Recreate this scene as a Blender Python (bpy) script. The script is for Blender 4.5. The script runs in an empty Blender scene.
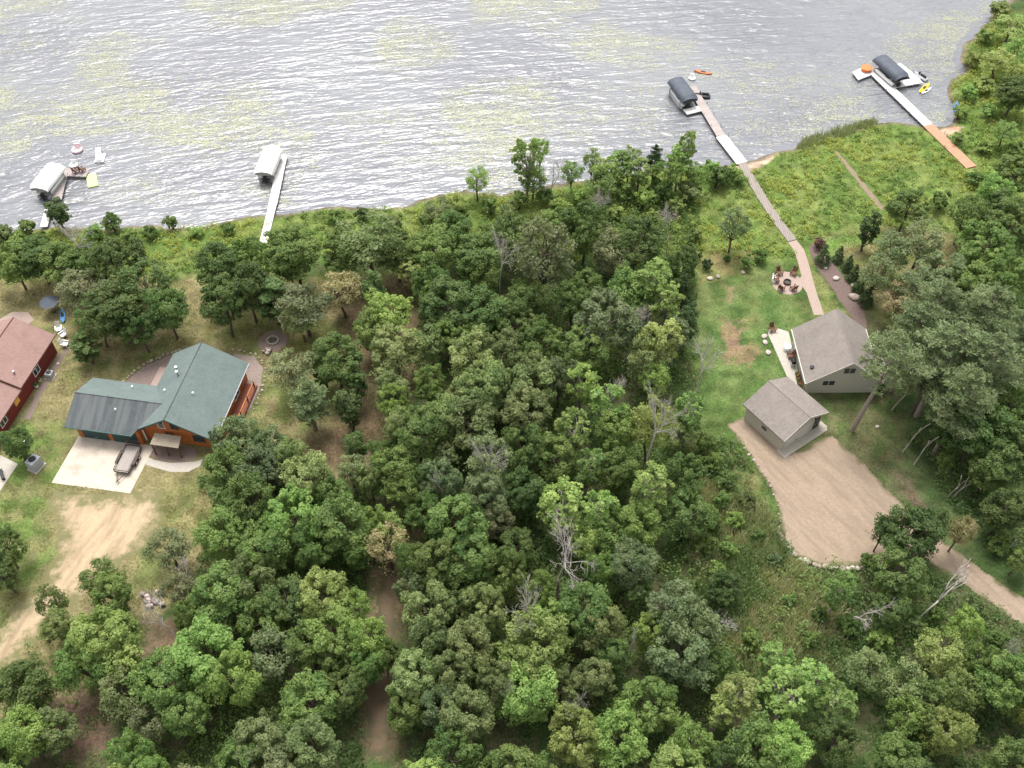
import bpy, math, random
import numpy as np
from mathutils import Vector, Matrix

rng = np.random.default_rng(7)
random.seed(7)
sc = bpy.context.scene
COL = sc.collection
PI = math.pi
R = math.radians

# ------------------------------------------------------------------ camera geometry
CAM_H, CAM_F, CAM_T = 100.0, 1000.0, R(50)

def ground_at(u, v, z=0.0):
    x = (u - 512) / CAM_F; y = (v - 384) / CAM_F
    dx, dy, dz = x, math.cos(CAM_T) - y * math.sin(CAM_T), -(math.sin(CAM_T) + y * math.cos(CAM_T))
    t = (CAM_H - z) / -dz
    return Vector((dx * t, dy * t, z))

def G(u, v, z=0.0):
    p = ground_at(u, v, z); return (p.x, p.y)

def to_px(x, y, z=0.0):
    zc = y * math.cos(CAM_T) + (CAM_H - z) * math.sin(CAM_T)
    yc = -(y * math.sin(CAM_T)) + (CAM_H - z) * math.cos(CAM_T)
    return 512 + CAM_F * x / zc, 384 + CAM_F * yc / zc

def px_per_m(x, y, z=0.0):
    return CAM_F / (y * math.cos(CAM_T) + (CAM_H - z) * math.sin(CAM_T))

# ------------------------------------------------------------------ object helpers
def tag(o, label=None, cat=None, group=None, kind=None):
    if label: o['label'] = label
    if cat: o['category'] = cat
    if group: o['group'] = group
    if kind: o['kind'] = kind
    return o

def thing(name, label, cat, loc=(0, 0, 0), rotz=0.0, group=None):
    o = bpy.data.objects.new(name, None); COL.objects.link(o)
    o.empty_display_size = 0.3
    o.location = loc; o.rotation_euler = (0, 0, rotz)
    return tag(o, label, cat, group)

def copy_tree(o, parent=None):
    c = o.copy(); COL.objects.link(c)
    if parent is not None:
        c.parent = parent
    for ch in list(o.children):
        copy_tree(ch, c)
    return c

class MB:
    """collects shapes that become one mesh"""
    def __init__(s): s.v = []; s.f = []
    def add(s, vs, fs):
        n = len(s.v); s.v += [tuple(p) for p in vs]; s.f += [tuple(i + n for i in f) for f in fs]; return s
    def box(s, c, d, rz=0.0, tilt=0.0, bev=0.0):
        x, y, z = d[0] / 2, d[1] / 2, d[2] / 2
        M = Matrix.Rotation(rz, 4, 'Z') @ Matrix.Rotation(tilt, 4, 'X')
        vs = [Vector(c) + M @ Vector((a * x, b * y, e * z)) for e in (-1, 1) for a, b in ((-1, -1), (1, -1), (1, 1), (-1, 1))]
        return s.add(vs, [(3, 2, 1, 0), (4, 5, 6, 7), (0, 1, 5, 4), (1, 2, 6, 5), (2, 3, 7, 6), (3, 0, 4, 7)])
    def tube(s, p, q, r0, r1=None, n=6, cap=True):
        r1 = r0 if r1 is None else r1
        p, q = Vector(p), Vector(q); d = q - p
        if d.length < 1e-6: return s
        d.normalize(); a = d.orthogonal().normalized(); b = d.cross(a)
        vs = [p + (a * math.cos(2 * PI * i / n) + b * math.sin(2 * PI * i / n)) * r0 for i in range(n)]
        vs += [q + (a * math.cos(2 * PI * i / n) + b * math.sin(2 * PI * i / n)) * r1 for i in range(n)]
        fs = [(i, (i + 1) % n, n + (i + 1) % n, n + i) for i in range(n)]
        if cap: fs += [tuple(range(n))[::-1], tuple(range(n, 2 * n))]
        return s.add(vs, fs)
    def path(s, pts, rs, n=5):
        for i in range(len(pts) - 1):
            s.tube(pts[i], pts[i + 1], rs[i], rs[i + 1], n, cap=(i == len(pts) - 2))
        return s
    def slab(s, poly, t):
        """a planar or bent polygon (3-D points) given thickness t downwards"""
        n = len(poly); P = [Vector(p) for p in poly]
        vs = P + [p - Vector((0, 0, t)) for p in P]
        fs = [tuple(range(n)), tuple(range(2 * n - 1, n - 1, -1))] + [(i, n + i, n + (i + 1) % n, (i + 1) % n) for i in range(n)]
        return s.add(vs, fs)
    def prism(s, poly2, z0, z1):
        return s.slab([(x, y, z1) for x, y in poly2], z1 - z0)
    def disc(s, c, r, h, n=20, r2=None):
        return s.tube((c[0], c[1], c[2]), (c[0], c[1], c[2] + h), r, r2 if r2 is not None else r, n)
    def ball(s, c, r, sx=1, sy=1, sz=1, n=8, m=5, jit=0.0, rnd=random):
        vs = []; fs = []
        for i in range(m + 1):
            t = PI * i / m
            for j in range(n):
                p = 2 * PI * j / n; k = 1 + rnd.uniform(-jit, jit) if jit else 1
                vs.append((c[0] + r * sx * k * math.sin(t) * math.cos(p), c[1] + r * sy * k * math.sin(t) * math.sin(p), c[2] + r * sz * k * math.cos(t)))
        for i in range(m):
            for j in range(n):
                a = i * n + j; b = i * n + (j + 1) % n
                fs.append((a, a + n, b + n, b))
        return s.add(vs, fs)
    def mesh(s, name, mat=None, smooth=False):
        me = bpy.data.meshes.new(name); me.from_pydata(s.v, [], s.f); me.update()
        if mat: me.materials.append(mat)
        if smooth: me.polygons.foreach_set('use_smooth', [True] * len(me.polygons))
        return me
    def build(s, name, mat, parent=None, smooth=False, bevel=0.0):
        o = bpy.data.objects.new(name, s.mesh(name, mat, smooth)); COL.objects.link(o)
        if parent is not None: o.parent = parent
        if bevel:
            m = o.modifiers.new('bevel', 'BEVEL'); m.width = bevel; m.segments = 1; m.limit_method = 'ANGLE'
        return o

def np_mesh(name, V, F, mat, attrs=None, smooth=False):
    """V (n,3), F (m,k) same-size faces"""
    me = bpy.data.meshes.new(name)
    k = F.shape[1]
    me.vertices.add(len(V)); me.vertices.foreach_set('co', V.astype(np.float32).ravel())
    me.loops.add(F.size); me.loops.foreach_set('vertex_index', F.astype(np.int32).ravel())
    me.polygons.add(len(F)); me.polygons.foreach_set('loop_start', np.arange(0, F.size, k, dtype=np.int32))
    me.polygons.foreach_set('loop_total', np.full(len(F), k, dtype=np.int32))
    me.update(calc_edges=True)
    if smooth: me.polygons.foreach_set('use_smooth', np.ones(len(F), dtype=bool))
    for nm, (typ, arr) in (attrs or {}).items():
        a = me.attributes.new(nm, typ, 'POINT')
        a.data.foreach_set('color' if typ == 'FLOAT_COLOR' else 'value', arr.astype(np.float32).ravel())
    if mat: me.materials.append(mat)
    return me

def link(name, me, parent=None):
    o = bpy.data.objects.new(name, me); COL.objects.link(o)
    if parent is not None: o.parent = parent
    return o

# ------------------------------------------------------------------ numpy noise and polygons
_lat = rng.random((256, 256))
def vnoise(x, y):
    xi = np.floor(x).astype(int); yi = np.floor(y).astype(int)
    fx = x - xi; fy = y - yi; fx = fx * fx * (3 - 2 * fx); fy = fy * fy * (3 - 2 * fy)
    g = lambda a, b: _lat[a & 255, b & 255]
    return (g(xi, yi) * (1 - fx) + g(xi + 1, yi) * fx) * (1 - fy) + (g(xi, yi + 1) * (1 - fx) + g(xi + 1, yi + 1) * fx) * fy
def fbm(x, y, s=1.0, o=4, off=0.0):
    t = 0; a = .5; n = 0
    for i in range(o):
        t = t + a * vnoise(x * s + 17.3 * i + off, y * s - 9.1 * i + off); n += a; a *= .5; s *= 2.1
    return t / n
def smooth(a, b, x):
    t = np.clip((x - a) / (b - a), 0, 1); return t * t * (3 - 2 * t)
def poly_sd(px, py, poly):
    """signed distance, positive inside"""
    px = np.asarray(px, float); py = np.asarray(py, float)
    d = np.full(px.shape, 1e9); ins = np.zeros(px.shape, bool)
    n = len(poly)
    for i in range(n):
        x0, y0 = poly[i]; x1, y1 = poly[(i + 1) % n]
        ex, ey = x1 - x0, y1 - y0
        t = np.clip(((px - x0) * ex + (py - y0) * ey) / (ex * ex + ey * ey + 1e-12), 0, 1)
        d = np.minimum(d, np.hypot(px - x0 - t * ex, py - y0 - t * ey))
        if y0 != y1:
            c = ((y0 > py) != (y1 > py)) & (px < ex * (py - y0) / (ey) + x0)
            ins ^= c
    return np.where(ins, d, -d)
def wpoly(pp, z=0.0): return [G(u, v, z) for u, v in pp]

# ------------------------------------------------------------------ materials
def new_mat(name):
    m = bpy.data.materials.new(name); m.use_nodes = True
    nt = m.node_tree; b = nt.nodes['Principled BSDF']
    return m, nt, b, nt.nodes, nt.links

def rgb(c): return (c[0], c[1], c[2], 1)

def surf(name, c1, c2=None, scale=3.0, rough=.8, bump=0.0, metal=0.0, detail=6, spec=.3, c3=None, s3=.35, stretch=None):
    m, nt, b, N, L = new_mat(name)
    b.inputs['Roughness'].default_value = rough; b.inputs['Metallic'].default_value = metal
    b.inputs['Specular IOR Level'].default_value = spec
    c2 = c2 or tuple(k * .8 for k in c1)
    tc = N.new('ShaderNodeTexCoord'); src = tc.outputs['Object']
    if stretch:
        mp = N.new('ShaderNodeMapping'); mp.inputs['Scale'].default_value = stretch; L.new(src, mp.inputs[0]); src = mp.outputs[0]
    n1 = N.new('ShaderNodeTexNoise'); n1.inputs['Scale'].default_value = scale; n1.inputs['Detail'].default_value = detail; n1.inputs['Roughness'].default_value = .65
    L.new(src, n1.inputs['Vector'])
    cr = N.new('ShaderNodeMapRange'); cr.inputs[1].default_value = .35; cr.inputs[2].default_value = .65
    L.new(n1.outputs[0], cr.inputs[0])
    mx = N.new('ShaderNodeMix'); mx.data_type = 'RGBA'; mx.inputs[6].default_value = rgb(c1); mx.inputs[7].default_value = rgb(c2)
    L.new(cr.outputs[0], mx.inputs[0]); out = mx.outputs[2]
    if c3:
        n2 = N.new('ShaderNodeTexNoise'); n2.inputs['Scale'].default_value = s3; n2.inputs['Detail'].default_value = 4
        L.new(tc.outputs['Object'], n2.inputs['Vector'])
        c = N.new('ShaderNodeMapRange'); c.inputs[1].default_value = .5; c.inputs[2].default_value = .68; L.new(n2.outputs[0], c.inputs[0])
        m2 = N.new('ShaderNodeMix'); m2.data_type = 'RGBA'; L.new(c.outputs[0], m2.inputs[0]); L.new(out, m2.inputs[6]); m2.inputs[7].default_value = rgb(c3); out = m2.outputs[2]
    L.new(out, b.inputs['Base Color'])
    if bump:
        bp = N.new('ShaderNodeBump'); bp.inputs['Distance'].default_value = bump; bp.inputs['Strength'].default_value = .8
        L.new(n1.outputs[0], bp.inputs['Height']); L.new(bp.outputs[0], b.inputs['Normal'])
    return m

def planks(name, c1, c2, width, axis='x', rough=.7, gap=.035, gapc=None, line=None):
    """boards or siding: stripes across one object axis"""
    m, nt, b, N, L = new_mat(name); b.inputs['Roughness'].default_value = rough; b.inputs['Specular IOR Level'].default_value = .25
    tc = N.new('ShaderNodeTexCoord'); sp = N.new('ShaderNodeSeparateXYZ'); L.new(tc.outputs['Object'], sp.inputs[0])
    dv = N.new('ShaderNodeMath'); dv.operation = 'DIVIDE'; dv.inputs[1].default_value = width; L.new(sp.outputs['xyz'.index(axis)], dv.inputs[0])
    fl = N.new('ShaderNodeMath'); fl.operation = 'FLOOR'; L.new(dv.outputs[0], fl.inputs[0])
    fr = N.new('ShaderNodeMath'); fr.operation = 'FRACT'; L.new(dv.outputs[0], fr.inputs[0])
    wn = N.new('ShaderNodeTexWhiteNoise'); wn.noise_dimensions = '1D'; L.new(fl.outputs[0], wn.inputs['W'])
    ns = N.new('ShaderNodeTexNoise'); ns.inputs['Scale'].default_value = 2.5; ns.inputs['Detail'].default_value = 6; L.new(tc.outputs['Object'], ns.inputs['Vector'])
    ad = N.new('ShaderNodeMath'); ad.operation = 'MULTIPLY_ADD'; ad.inputs[1].default_value = .5; L.new(wn.outputs[0], ad.inputs[0]); 
    s2 = N.new('ShaderNodeMath'); s2.operation = 'MULTIPLY_ADD'; s2.inputs[1].default_value = 1.2; s2.inputs[2].default_value = -.35; L.new(ns.outputs[0], s2.inputs[0]); L.new(s2.outputs[0], ad.inputs[2])
    mx = N.new('ShaderNodeMix'); mx.data_type = 'RGBA'; mx.clamp_factor = True; mx.inputs[6].default_value = rgb(c1); mx.inputs[7].default_value = rgb(c2); L.new(ad.outputs[0], mx.inputs[0])
    lt = N.new('ShaderNodeMath'); lt.operation = 'LESS_THAN'; lt.inputs[1].default_value = gap / width; L.new(fr.outputs[0], lt.inputs[0])
    m2 = N.new('ShaderNodeMix'); m2.data_type = 'RGBA'; m2.inputs[7].default_value = rgb(gapc or tuple(k * .35 for k in c1)); L.new(lt.outputs[0], m2.inputs[0]); L.new(mx.outputs[2], m2.inputs[6])
    L.new(m2.outputs[2], b.inputs['Base Color'])
    return m

def shingle(name, c1, c2, stain=None, row=.16):
    m, nt, b, N, L = new_mat(name); b.inputs['Roughness'].default_value = .85; b.inputs['Specular IOR Level'].default_value = .25
    tc = N.new('ShaderNodeTexCoord')
    mp = N.new('ShaderNodeMapping'); mp.inputs['Scale'].default_value = (3.2, 5.5, 5.5); L.new(tc.outputs['Object'], mp.inputs[0])
    vo = N.new('ShaderNodeTexVoronoi'); vo.inputs['Scale'].default_value = 1.0; vo.feature = 'F1'; L.new(mp.outputs[0], vo.inputs['Vector'])
    sp = N.new('ShaderNodeSeparateColor'); L.new(vo.outputs['Color'], sp.inputs[0])
    ns = N.new('ShaderNodeTexNoise'); ns.inputs['Scale'].default_value = .6; ns.inputs['Detail'].default_value = 5; L.new(tc.outputs['Object'], ns.inputs['Vector'])
    ad = N.new('ShaderNodeMath'); ad.operation = 'MULTIPLY_ADD'; ad.inputs[1].default_value = .55; L.new(sp.outputs[0], ad.inputs[0])
    s2 = N.new('ShaderNodeMath'); s2.operation = 'MULTIPLY_ADD'; s2.inputs[1].default_value = 1.2; s2.inputs[2].default_value = -.35; L.new(ns.outputs[0], s2.inputs[0]); L.new(s2.outputs[0], ad.inputs[2])
    mx = N.new('ShaderNodeMix'); mx.data_type = 'RGBA'; mx.clamp_factor = True; mx.inputs[6].default_value = rgb(c1); mx.inputs[7].default_value = rgb(c2); L.new(ad.outputs[0], mx.inputs[0])
    out = mx.outputs[2]
    if stain:
        mp2 = N.new('ShaderNodeMapping'); mp2.inputs['Scale'].default_value = (1.6, .15, .15); L.new(tc.outputs['Object'], mp2.inputs[0])
        n2 = N.new('ShaderNodeTexNoise'); n2.inputs['Scale'].default_value = 1; n2.inputs['Detail'].default_value = 5; L.new(mp2.outputs[0], n2.inputs['Vector'])
        c = N.new('ShaderNodeMapRange'); c.inputs[1].default_value = .42; c.inputs[2].default_value = .62; c.inputs[4].default_value = .75; L.new(n2.outputs[0], c.inputs[0])
        m3 = N.new('ShaderNodeMix'); m3.data_type = 'RGBA'; m3.inputs[7].default_value = rgb(stain); L.new(c.outputs[0], m3.inputs[0]); L.new(out, m3.inputs[6]); out = m3.outputs[2]
    L.new(out, b.inputs['Base Color'])
    bp = N.new('ShaderNodeBump'); bp.inputs['Distance'].default_value = .02; bp.inputs['Strength'].default_value = .5; L.new(sp.outputs[0], bp.inputs['Height']); L.new(bp.outputs[0], b.inputs['Normal'])
    return m

def leaf(name, c1, c2, c3=None, trans=.42, vary=.24, hue=.015):
    """foliage: per-leaf 'tint' picks between two leaf colours, per-plant random shifts hue and value"""
    c1 = (c1[0] * 2.05, c1[1] * 1.72, c1[2] * 1.75); c2 = (c2[0] * 1.9, c2[1] * 1.6, c2[2] * 1.65)
    m = bpy.data.materials.new(name); m.use_nodes = True; nt = m.node_tree; N, L = nt.nodes, nt.links; N.clear()
    out = N.new('ShaderNodeOutputMaterial')
    at = N.new('ShaderNodeAttribute'); at.attribute_name = 'tint'
    mx = N.new('ShaderNodeMix'); mx.data_type = 'RGBA'; mx.clamp_factor = True; mx.inputs[6].default_value = rgb(c1); mx.inputs[7].default_value = rgb(c2); L.new(at.outputs['Fac'], mx.inputs[0])
    col = mx.outputs[2]
    oi = N.new('ShaderNodeObjectInfo')
    hs = N.new('ShaderNodeHueSaturation')
    h = N.new('ShaderNodeMapRange'); h.inputs[3].default_value = .5 - hue; h.inputs[4].default_value = .5 + hue; L.new(oi.outputs['Random'], h.inputs[0]); L.new(h.outputs[0], hs.inputs['Hue'])
    w = N.new('ShaderNodeTexWhiteNoise'); w.noise_dimensions = '1D'; L.new(oi.outputs['Random'], w.inputs['W'])
    v = N.new('ShaderNodeMapRange'); v.inputs[3].default_value = 1 - vary; v.inputs[4].default_value = 1 + vary; L.new(w.outputs[0], v.inputs[0]); L.new(v.outputs[0], hs.inputs['Value'])
    L.new(col, hs.inputs['Color'])
    df = N.new('ShaderNodeBsdfPrincipled'); df.inputs['Roughness'].default_value = .55; df.inputs['Specular IOR Level'].default_value = .35; L.new(hs.outputs[0], df.inputs['Base Color'])
    tr = N.new('ShaderNodeBsdfTranslucent')
    tw = N.new('ShaderNodeMix'); tw.data_type = 'RGBA'; tw.blend_type = 'MULTIPLY'; tw.inputs[0].default_value = 1; tw.inputs[7].default_value = (1.1, 1.25, .65, 1); L.new(hs.outputs[0], tw.inputs[6]); L.new(tw.outputs[2], tr.inputs[0])
    ms = N.new('ShaderNodeMixShader'); ms.inputs[0].default_value = trans; L.new(df.outputs[0], ms.inputs[1]); L.new(tr.outputs[0], ms.inputs[2]); L.new(ms.outputs[0], out.inputs[0])
    return m

LF = {
 'dark':   leaf('leaf dark green', (.038, .078, .022), (.085, .135, .042)),
 'mid':    leaf('leaf mid green', (.050, .100, .026), (.118, .185, .055)),
 'olive':  leaf('leaf olive', (.070, .114, .040), (.158, .215, .088)),
 'greyol': leaf('leaf grey olive', (.078, .112, .050), (.160, .198, .100)),
 'bright': leaf('leaf bright green', (.078, .150, .036), (.165, .262, .078)),
 'yellow': leaf('leaf yellow green', (.105, .165, .044), (.205, .275, .095)),
 'blue':   leaf('leaf grey green', (.058, .100, .042), (.130, .180, .088)),
 'pine':   leaf('needles olive', (.062, .104, .044), (.135, .188, .090), vary=.12, hue=.004, trans=.3),
 'spruce': leaf('needles dark', (.028, .060, .024), (.062, .105, .040), vary=.15),
 'rust':   leaf('leaf purple brown', (.075, .045, .035), (.13, .08, .06)),
 'dying':  leaf('leaf pale dying', (.13, .145, .065), (.24, .235, .13)),
}
M = {}
M['bark'] = surf('bark grey brown', (.13, .10, .08), (.07, .055, .045), 6, .9, .03)
M['bark_pine'] = surf('bark pine', (.34, .28, .235), (.19, .155, .13), 5, .9, .03)
M['bark_pale'] = surf('bark pale birch', (.42, .39, .33), (.20, .18, .15), 4, .8, .02, stretch=(1, 1, 3))
M['deadwood'] = surf('bleached dead wood', (.52, .48, .43), (.36, .325, .29), 5, .9, .02)
M['concrete'] = surf('pale concrete', (.52, .45, .37), (.46, .40, .33), 2.2, .85, .004, c3=(.38, .32, .27), s3=.5)
M['concrete_lt'] = surf('light concrete', (.43, .395, .34), (.37, .335, .29), 2.5, .85, .004)
M['white'] = surf('white vinyl', (.80, .80, .78), (.72, .72, .71), 2, .45)
M['white_dock'] = planks('white dock boards', (.68, .66, .64), (.56, .54, .53), .30, 'x', .6, .02)
M['grey_dock'] = planks('weathered dock boards', (.42, .36, .34), (.30, .26, .25), .30, 'x', .8, .03)
M['red_dock'] = planks('reddish stained boards', (.50, .27, .17), (.40, .22, .14), .25, 'x', .7, .03)
M['metal'] = surf('aluminium', (.55, .56, .58), (.42, .43, .45), 4, .35, 0, .8)
M['dark'] = surf('dark metal', (.04, .04, .045), (.02, .02, .022), 5, .5)
M['black'] = surf('black rubber', (.018, .018, .02), (.03, .03, .03), 5, .7)
M['canvas_w'] = surf('white canvas', (.82, .80, .76), (.74, .72, .69), 1.2, .7, .01)
M['canvas_d'] = surf('slate canvas', (.085, .10, .125), (.065, .075, .095), 1.5, .6, .01)
M['roof_green'] = shingle('green shingles', (.150, .185, .175), (.110, .140, .132))
M['roof_green_shade'] = shingle('streaked shaded green shingles', (.092, .104, .110), (.064, .074, .078), stain=(.130, .138, .138))  # green shingles with the front slope's shade put into the colour, plus streaks
M['roof_tan'] = shingle('taupe shingles', (.255, .222, .198), (.180, .156, .140))
M['roof_brown'] = shingle('brown pink shingles', (.31, .195, .17), (.23, .145, .125))
M['roof_porch'] = shingle('sun bleached shingles', (.36, .30, .23), (.25, .21, .16))
M['siding_tan'] = planks('tan lap siding', (.50, .47, .40), (.46, .43, .365), .16, 'z', .6, .012, (.34, .32, .27))
M['siding_red'] = planks('barn red siding', (.20, .038, .032), (.16, .028, .026), .2, 'z', .6, .02)
M['log'] = planks('orange log siding', (.50, .17, .045), (.38, .11, .03), .2, 'z', .5, .03, (.16, .05, .02))
M['wood_dark'] = surf('dark stained wood', (.16, .075, .04), (.10, .05, .03), 5, .7)
M['deck_red'] = planks('red brown deck boards', (.26, .095, .06), (.20, .075, .05), .18, 'x', .7, .02)
M['trim_green'] = surf('green trim', (.045, .10, .095), (.035, .08, .075), 3, .5)
M['trim_tan'] = surf('cream trim', (.55, .52, .46), (.50, .47, .42), 3, .5)
M['garage_door'] = planks('dark green panel door', (.035, .075, .072), (.03, .06, .058), .53, 'z', .45, .03)
M['garage_white'] = planks('pale panel door', (.60, .58, .53), (.56, .54, .50), .53, 'z', .5, .02)
M['glass'] = surf('window glass', (.03, .035, .04), (.05, .055, .06), 2, .08, spec=.8)
M['stone'] = surf('pale field stone', (.55, .49, .43), (.34, .29, .25), 2.5, .85, .02)
M['stone_d'] = surf('brown field stone', (.26, .20, .16), (.38, .32, .27), 2.5, .85, .02)
M['paver_pink'] = surf('pink tan pavers', (.38, .29, .245), (.29, .22, .185), 6, .85, .006)
M['paver_brown'] = surf('brown gravel bed', (.22, .17, .145), (.15, .115, .10), 7, .9, .02)
M['walk_wood'] = planks('grey pink boardwalk', (.31, .265, .235), (.235, .20, .18), .3, 'x', .85, .04)
M['orange'] = surf('orange plastic', (.75, .20, .06), (.65, .16, .05), 3, .5)
M['yellow'] = surf('yellow plastic', (.85, .65, .03), (.75, .55, .03), 3, .45)
M['lime'] = surf('lime foam', (.60, .80, .30), (.52, .72, .26), 3, .7)
M['pinkish'] = surf('faded pink vinyl', (.75, .50, .52), (.70, .60, .62), 3, .5)
M['blue'] = surf('blue plastic', (.08, .25, .50), (.07, .20, .42), 3, .5)
M['amber'] = surf('yellow orange painted wood', (.78, .42, .08), (.70, .36, .07), 3, .5)
M['grey'] = surf('grey paint', (.36, .37, .39), (.30, .31, .33), 3, .5)
M['trailer_deck'] = planks('weathered trailer boards', (.36, .32, .29), (.27, .24, .22), .2, 'x', .85, .02)
M['rust_metal'] = surf('black metal', (.06, .045, .04), (.09, .06, .05), 6, .7)
M['soot'] = surf('ash and soot', (.05, .045, .04), (.12, .11, .10), 6, .95)
M['carpet'] = surf('boat carpet', (.30, .29, .28), (.24, .23, .22), 4, .9)

# ------------------------------------------------------------------ shoreline, ground
WATER_Z = -0.35
shore_px = [(-260, 262), (-60, 240), (0, 232), (60, 226), (110, 229), (150, 226), (200, 226), (240, 217), (290, 213), (330, 207), (370, 209), (412, 204), (440, 196), (465, 190), (500, 196),
            (530, 190), (575, 182), (620, 175), (665, 168), (700, 166), (735, 163), (755, 160), (775, 152), (798, 145), (840, 132), (878, 123), (905, 122), (927, 127), (945, 127), (953, 122),
            (955, 106), (943, 88), (952, 80), (965, 72), (959, 60), (965, 44), (985, 24), (1000, 8), (1040, -30)]
shore_w = wpoly(shore_px, WATER_Z)
land_poly = shore_w + [(260, 260), (260, 0), (-200, 0), (-200, shore_w[0][1])]

GX0, GX1, GY0, GY1, GS = -150.0, 165.0, 14.0, 235.0, 0.45
nx = int((GX1 - GX0) / GS) + 1; ny = int((GY1 - GY0) / GS) + 1
gx, gy = np.meshgrid(np.linspace(GX0, GX1, nx), np.linspace(GY0, GY1, ny))
sd_shore = poly_sd(gx, gy, land_poly) + (fbm(gx, gy, .35, 3) - .5) * 1.6
gz = np.minimum(0.0, WATER_Z - .02 + sd_shore * .22); gz = np.maximum(gz, -1.6)

def C(*a): return np.array(a)
base = np.zeros(gx.shape + (3,))
n1 = fbm(gx, gy, .12, 4); n2 = fbm(gx, gy, .55, 4, 31.0); n3 = fbm(gx, gy, 1.3, 3, 77.0)
def blend(wt, ca, cb, nz=None, lo=.38, hi=.62):
    t = smooth(lo, hi, n2 if nz is None else nz)[..., None]
    c = C(*ca) * (1 - t) + C(*cb) * t
    global base
    base = base * (1 - wt[..., None]) + c * wt[..., None]
blend(np.ones(gx.shape), (.045, .075, .022), (.078, .080, .038))
def zone(pp, ca, cb, blur=1.5, nz=None, wob=3.0, lo=.38, hi=.62, amount=1.0, z=0.0):
    sd = poly_sd(gx, gy, wpoly(pp, z)) + (n2 - .5) * wob + (n3 - .5) * wob * .7
    blend(smooth(-blur / 2, blur / 2, sd) * amount, ca, cb, nz, lo, hi)
# meadow band behind the shoreline
zone([(-200, 215), (1100, 0), (1100, 260), (960, 240), (850, 250), (810, 262), (700, 282), (600, 262), (420, 260), (300, 262), (200, 280), (60, 285), (-200, 300)], (.095, .145, .034), (.140, .175, .050), 4)
# dry lawn on the left
zone([(-200, 292), (60, 278), (200, 278), (330, 275), (410, 268), (425, 300), (400, 420), (385, 470), (330, 480), (262, 460), (240, 520), (215, 560), (160, 620), (100, 690), (0, 760), (-200, 820)],
     (.190, .165, .080), (.125, .140, .050), 3, n1, lo=.42, hi=.58)
zone([(0, 405), (45, 420), (70, 470), (48, 520), (60, 560), (20, 600), (-100, 640), (-100, 400)], (.100, .145, .038), (.150, .150, .062), 3)
zone([(60, 375), (130, 345), (170, 335), (200, 330), (120, 390), (80, 405)], (.120, .135, .045), (.175, .155, .075), 3)
zone([(205, 462), (250, 452), (275, 470), (235, 520), (165, 545), (150, 500)], (.130, .135, .050), (.185, .165, .075), 2)
zone([(262, 380), (330, 385), (315, 430), (280, 455), (250, 430)], (.125, .145, .048), (.185, .160, .078), 3)
zone([(250, 320), (300, 315), (330, 350), (310, 385), (262, 375)], (.135, .140, .05), (.19, .16, .08), 3)
zone([(200, 325), (250, 315), (258, 345), (235, 350), (205, 345)], (.120, .135, .045), (.175, .155, .075), 3)
# brown leaf litter along the wooded track
BR, BR2 = (.150, .108, .066), (.105, .085, .046)
zone([(330, 285), (415, 275), (425, 330), (405, 420), (385, 470), (300, 470), (300, 440), (345, 420), (345, 350)], BR, BR2, 3)
zone([(400, 545), (420, 540), (415, 600), (395, 640), (402, 760), (362, 760), (362, 640), (372, 570)], BR, BR2, 2)
zone([(415, 500), (445, 495), (430, 545), (400, 560)], BR, (.09, .10, .04), 2)
zone([(150, 620), (195, 615), (185, 660), (140, 660)], (.17, .12, .075), (.13, .10, .06), 2)
zone([(20, 700), (110, 690), (120, 760), (0, 760)], (.17, .11, .08), (.12, .09, .055), 3)
# right hand yard
zone([(690, 300), (692, 275), (720, 272), (765, 262), (800, 262), (822, 300), (845, 330), (852, 395), (905, 420), (905, 480), (935, 540), (890, 540), (700, 440), (698, 400)], (.066, .105, .028), (.115, .140, .048), 1.5)
zone([(700, 345), (720, 300), (760, 285), (790, 300), (800, 330), (790, 380), (745, 400), (715, 420), (700, 400)], (.066, .112, .030), (.105, .145, .046), 2, n2)
zone([(690, 250), (760, 250), (745, 272), (700, 284)], (.19, .16, .07), (.13, .15, .05), 1.5)
zone([(725, 322), (743, 320), (741, 340), (756, 350), (750, 362), (728, 358), (724, 340)], (.23, .155, .10), (.17, .135, .07), .8)
zone([(722, 285), (735, 283), (738, 300), (726, 306)], (.16, .13, .07), (.10, .14, .04), 1.5)
zone([(750, 300), (765, 298), (760, 318), (745, 322)], (.12, .15, .05), (.15, .15, .06), 2)
zone([(700, 432), (730, 430), (780, 500), (785, 530), (765, 520), (730, 480)], (.070, .115, .030), (.135, .135, .055), 1.5)
zone([(815, 238), (880, 225), (960, 235), (960, 330), (900, 345), (870, 300), (845, 255)], (.19, .165, .08), (.13, .145, .05), 2.5)
zone([(806, 248), (840, 235), (880, 232), (880, 240), (845, 245), (822, 258)], (.10, .17, .035), (.12, .17, .05), 1)
zone([(800, 262), (812, 258), (830, 290), (848, 312), (855, 330), (822, 312), (808, 282)], (.115, .155, .045), (.145, .155, .055), 1)
zone([(810, 390), (880, 392), (905, 430), (890, 460), (935, 520), (925, 530), (850, 470), (822, 435)], (.070, .095, .032), (.110, .110, .052), 1.5)
zone([(880, 455), (905, 450), (935, 500), (955, 545), (925, 545)], (.13, .095, .065), (.08, .10, .04), 2)
zone([(905, 400), (1060, 400), (1060, 610), (945, 545), (905, 470)], (.052, .085, .028), (.080, .105, .040), 3)
# marshy grass bottom right
zone([(695, 470), (775, 520), (800, 570), (850, 640), (830, 700), (760, 690), (700, 600), (685, 520)], (.085, .135, .040), (.120, .145, .055), 4)
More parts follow.
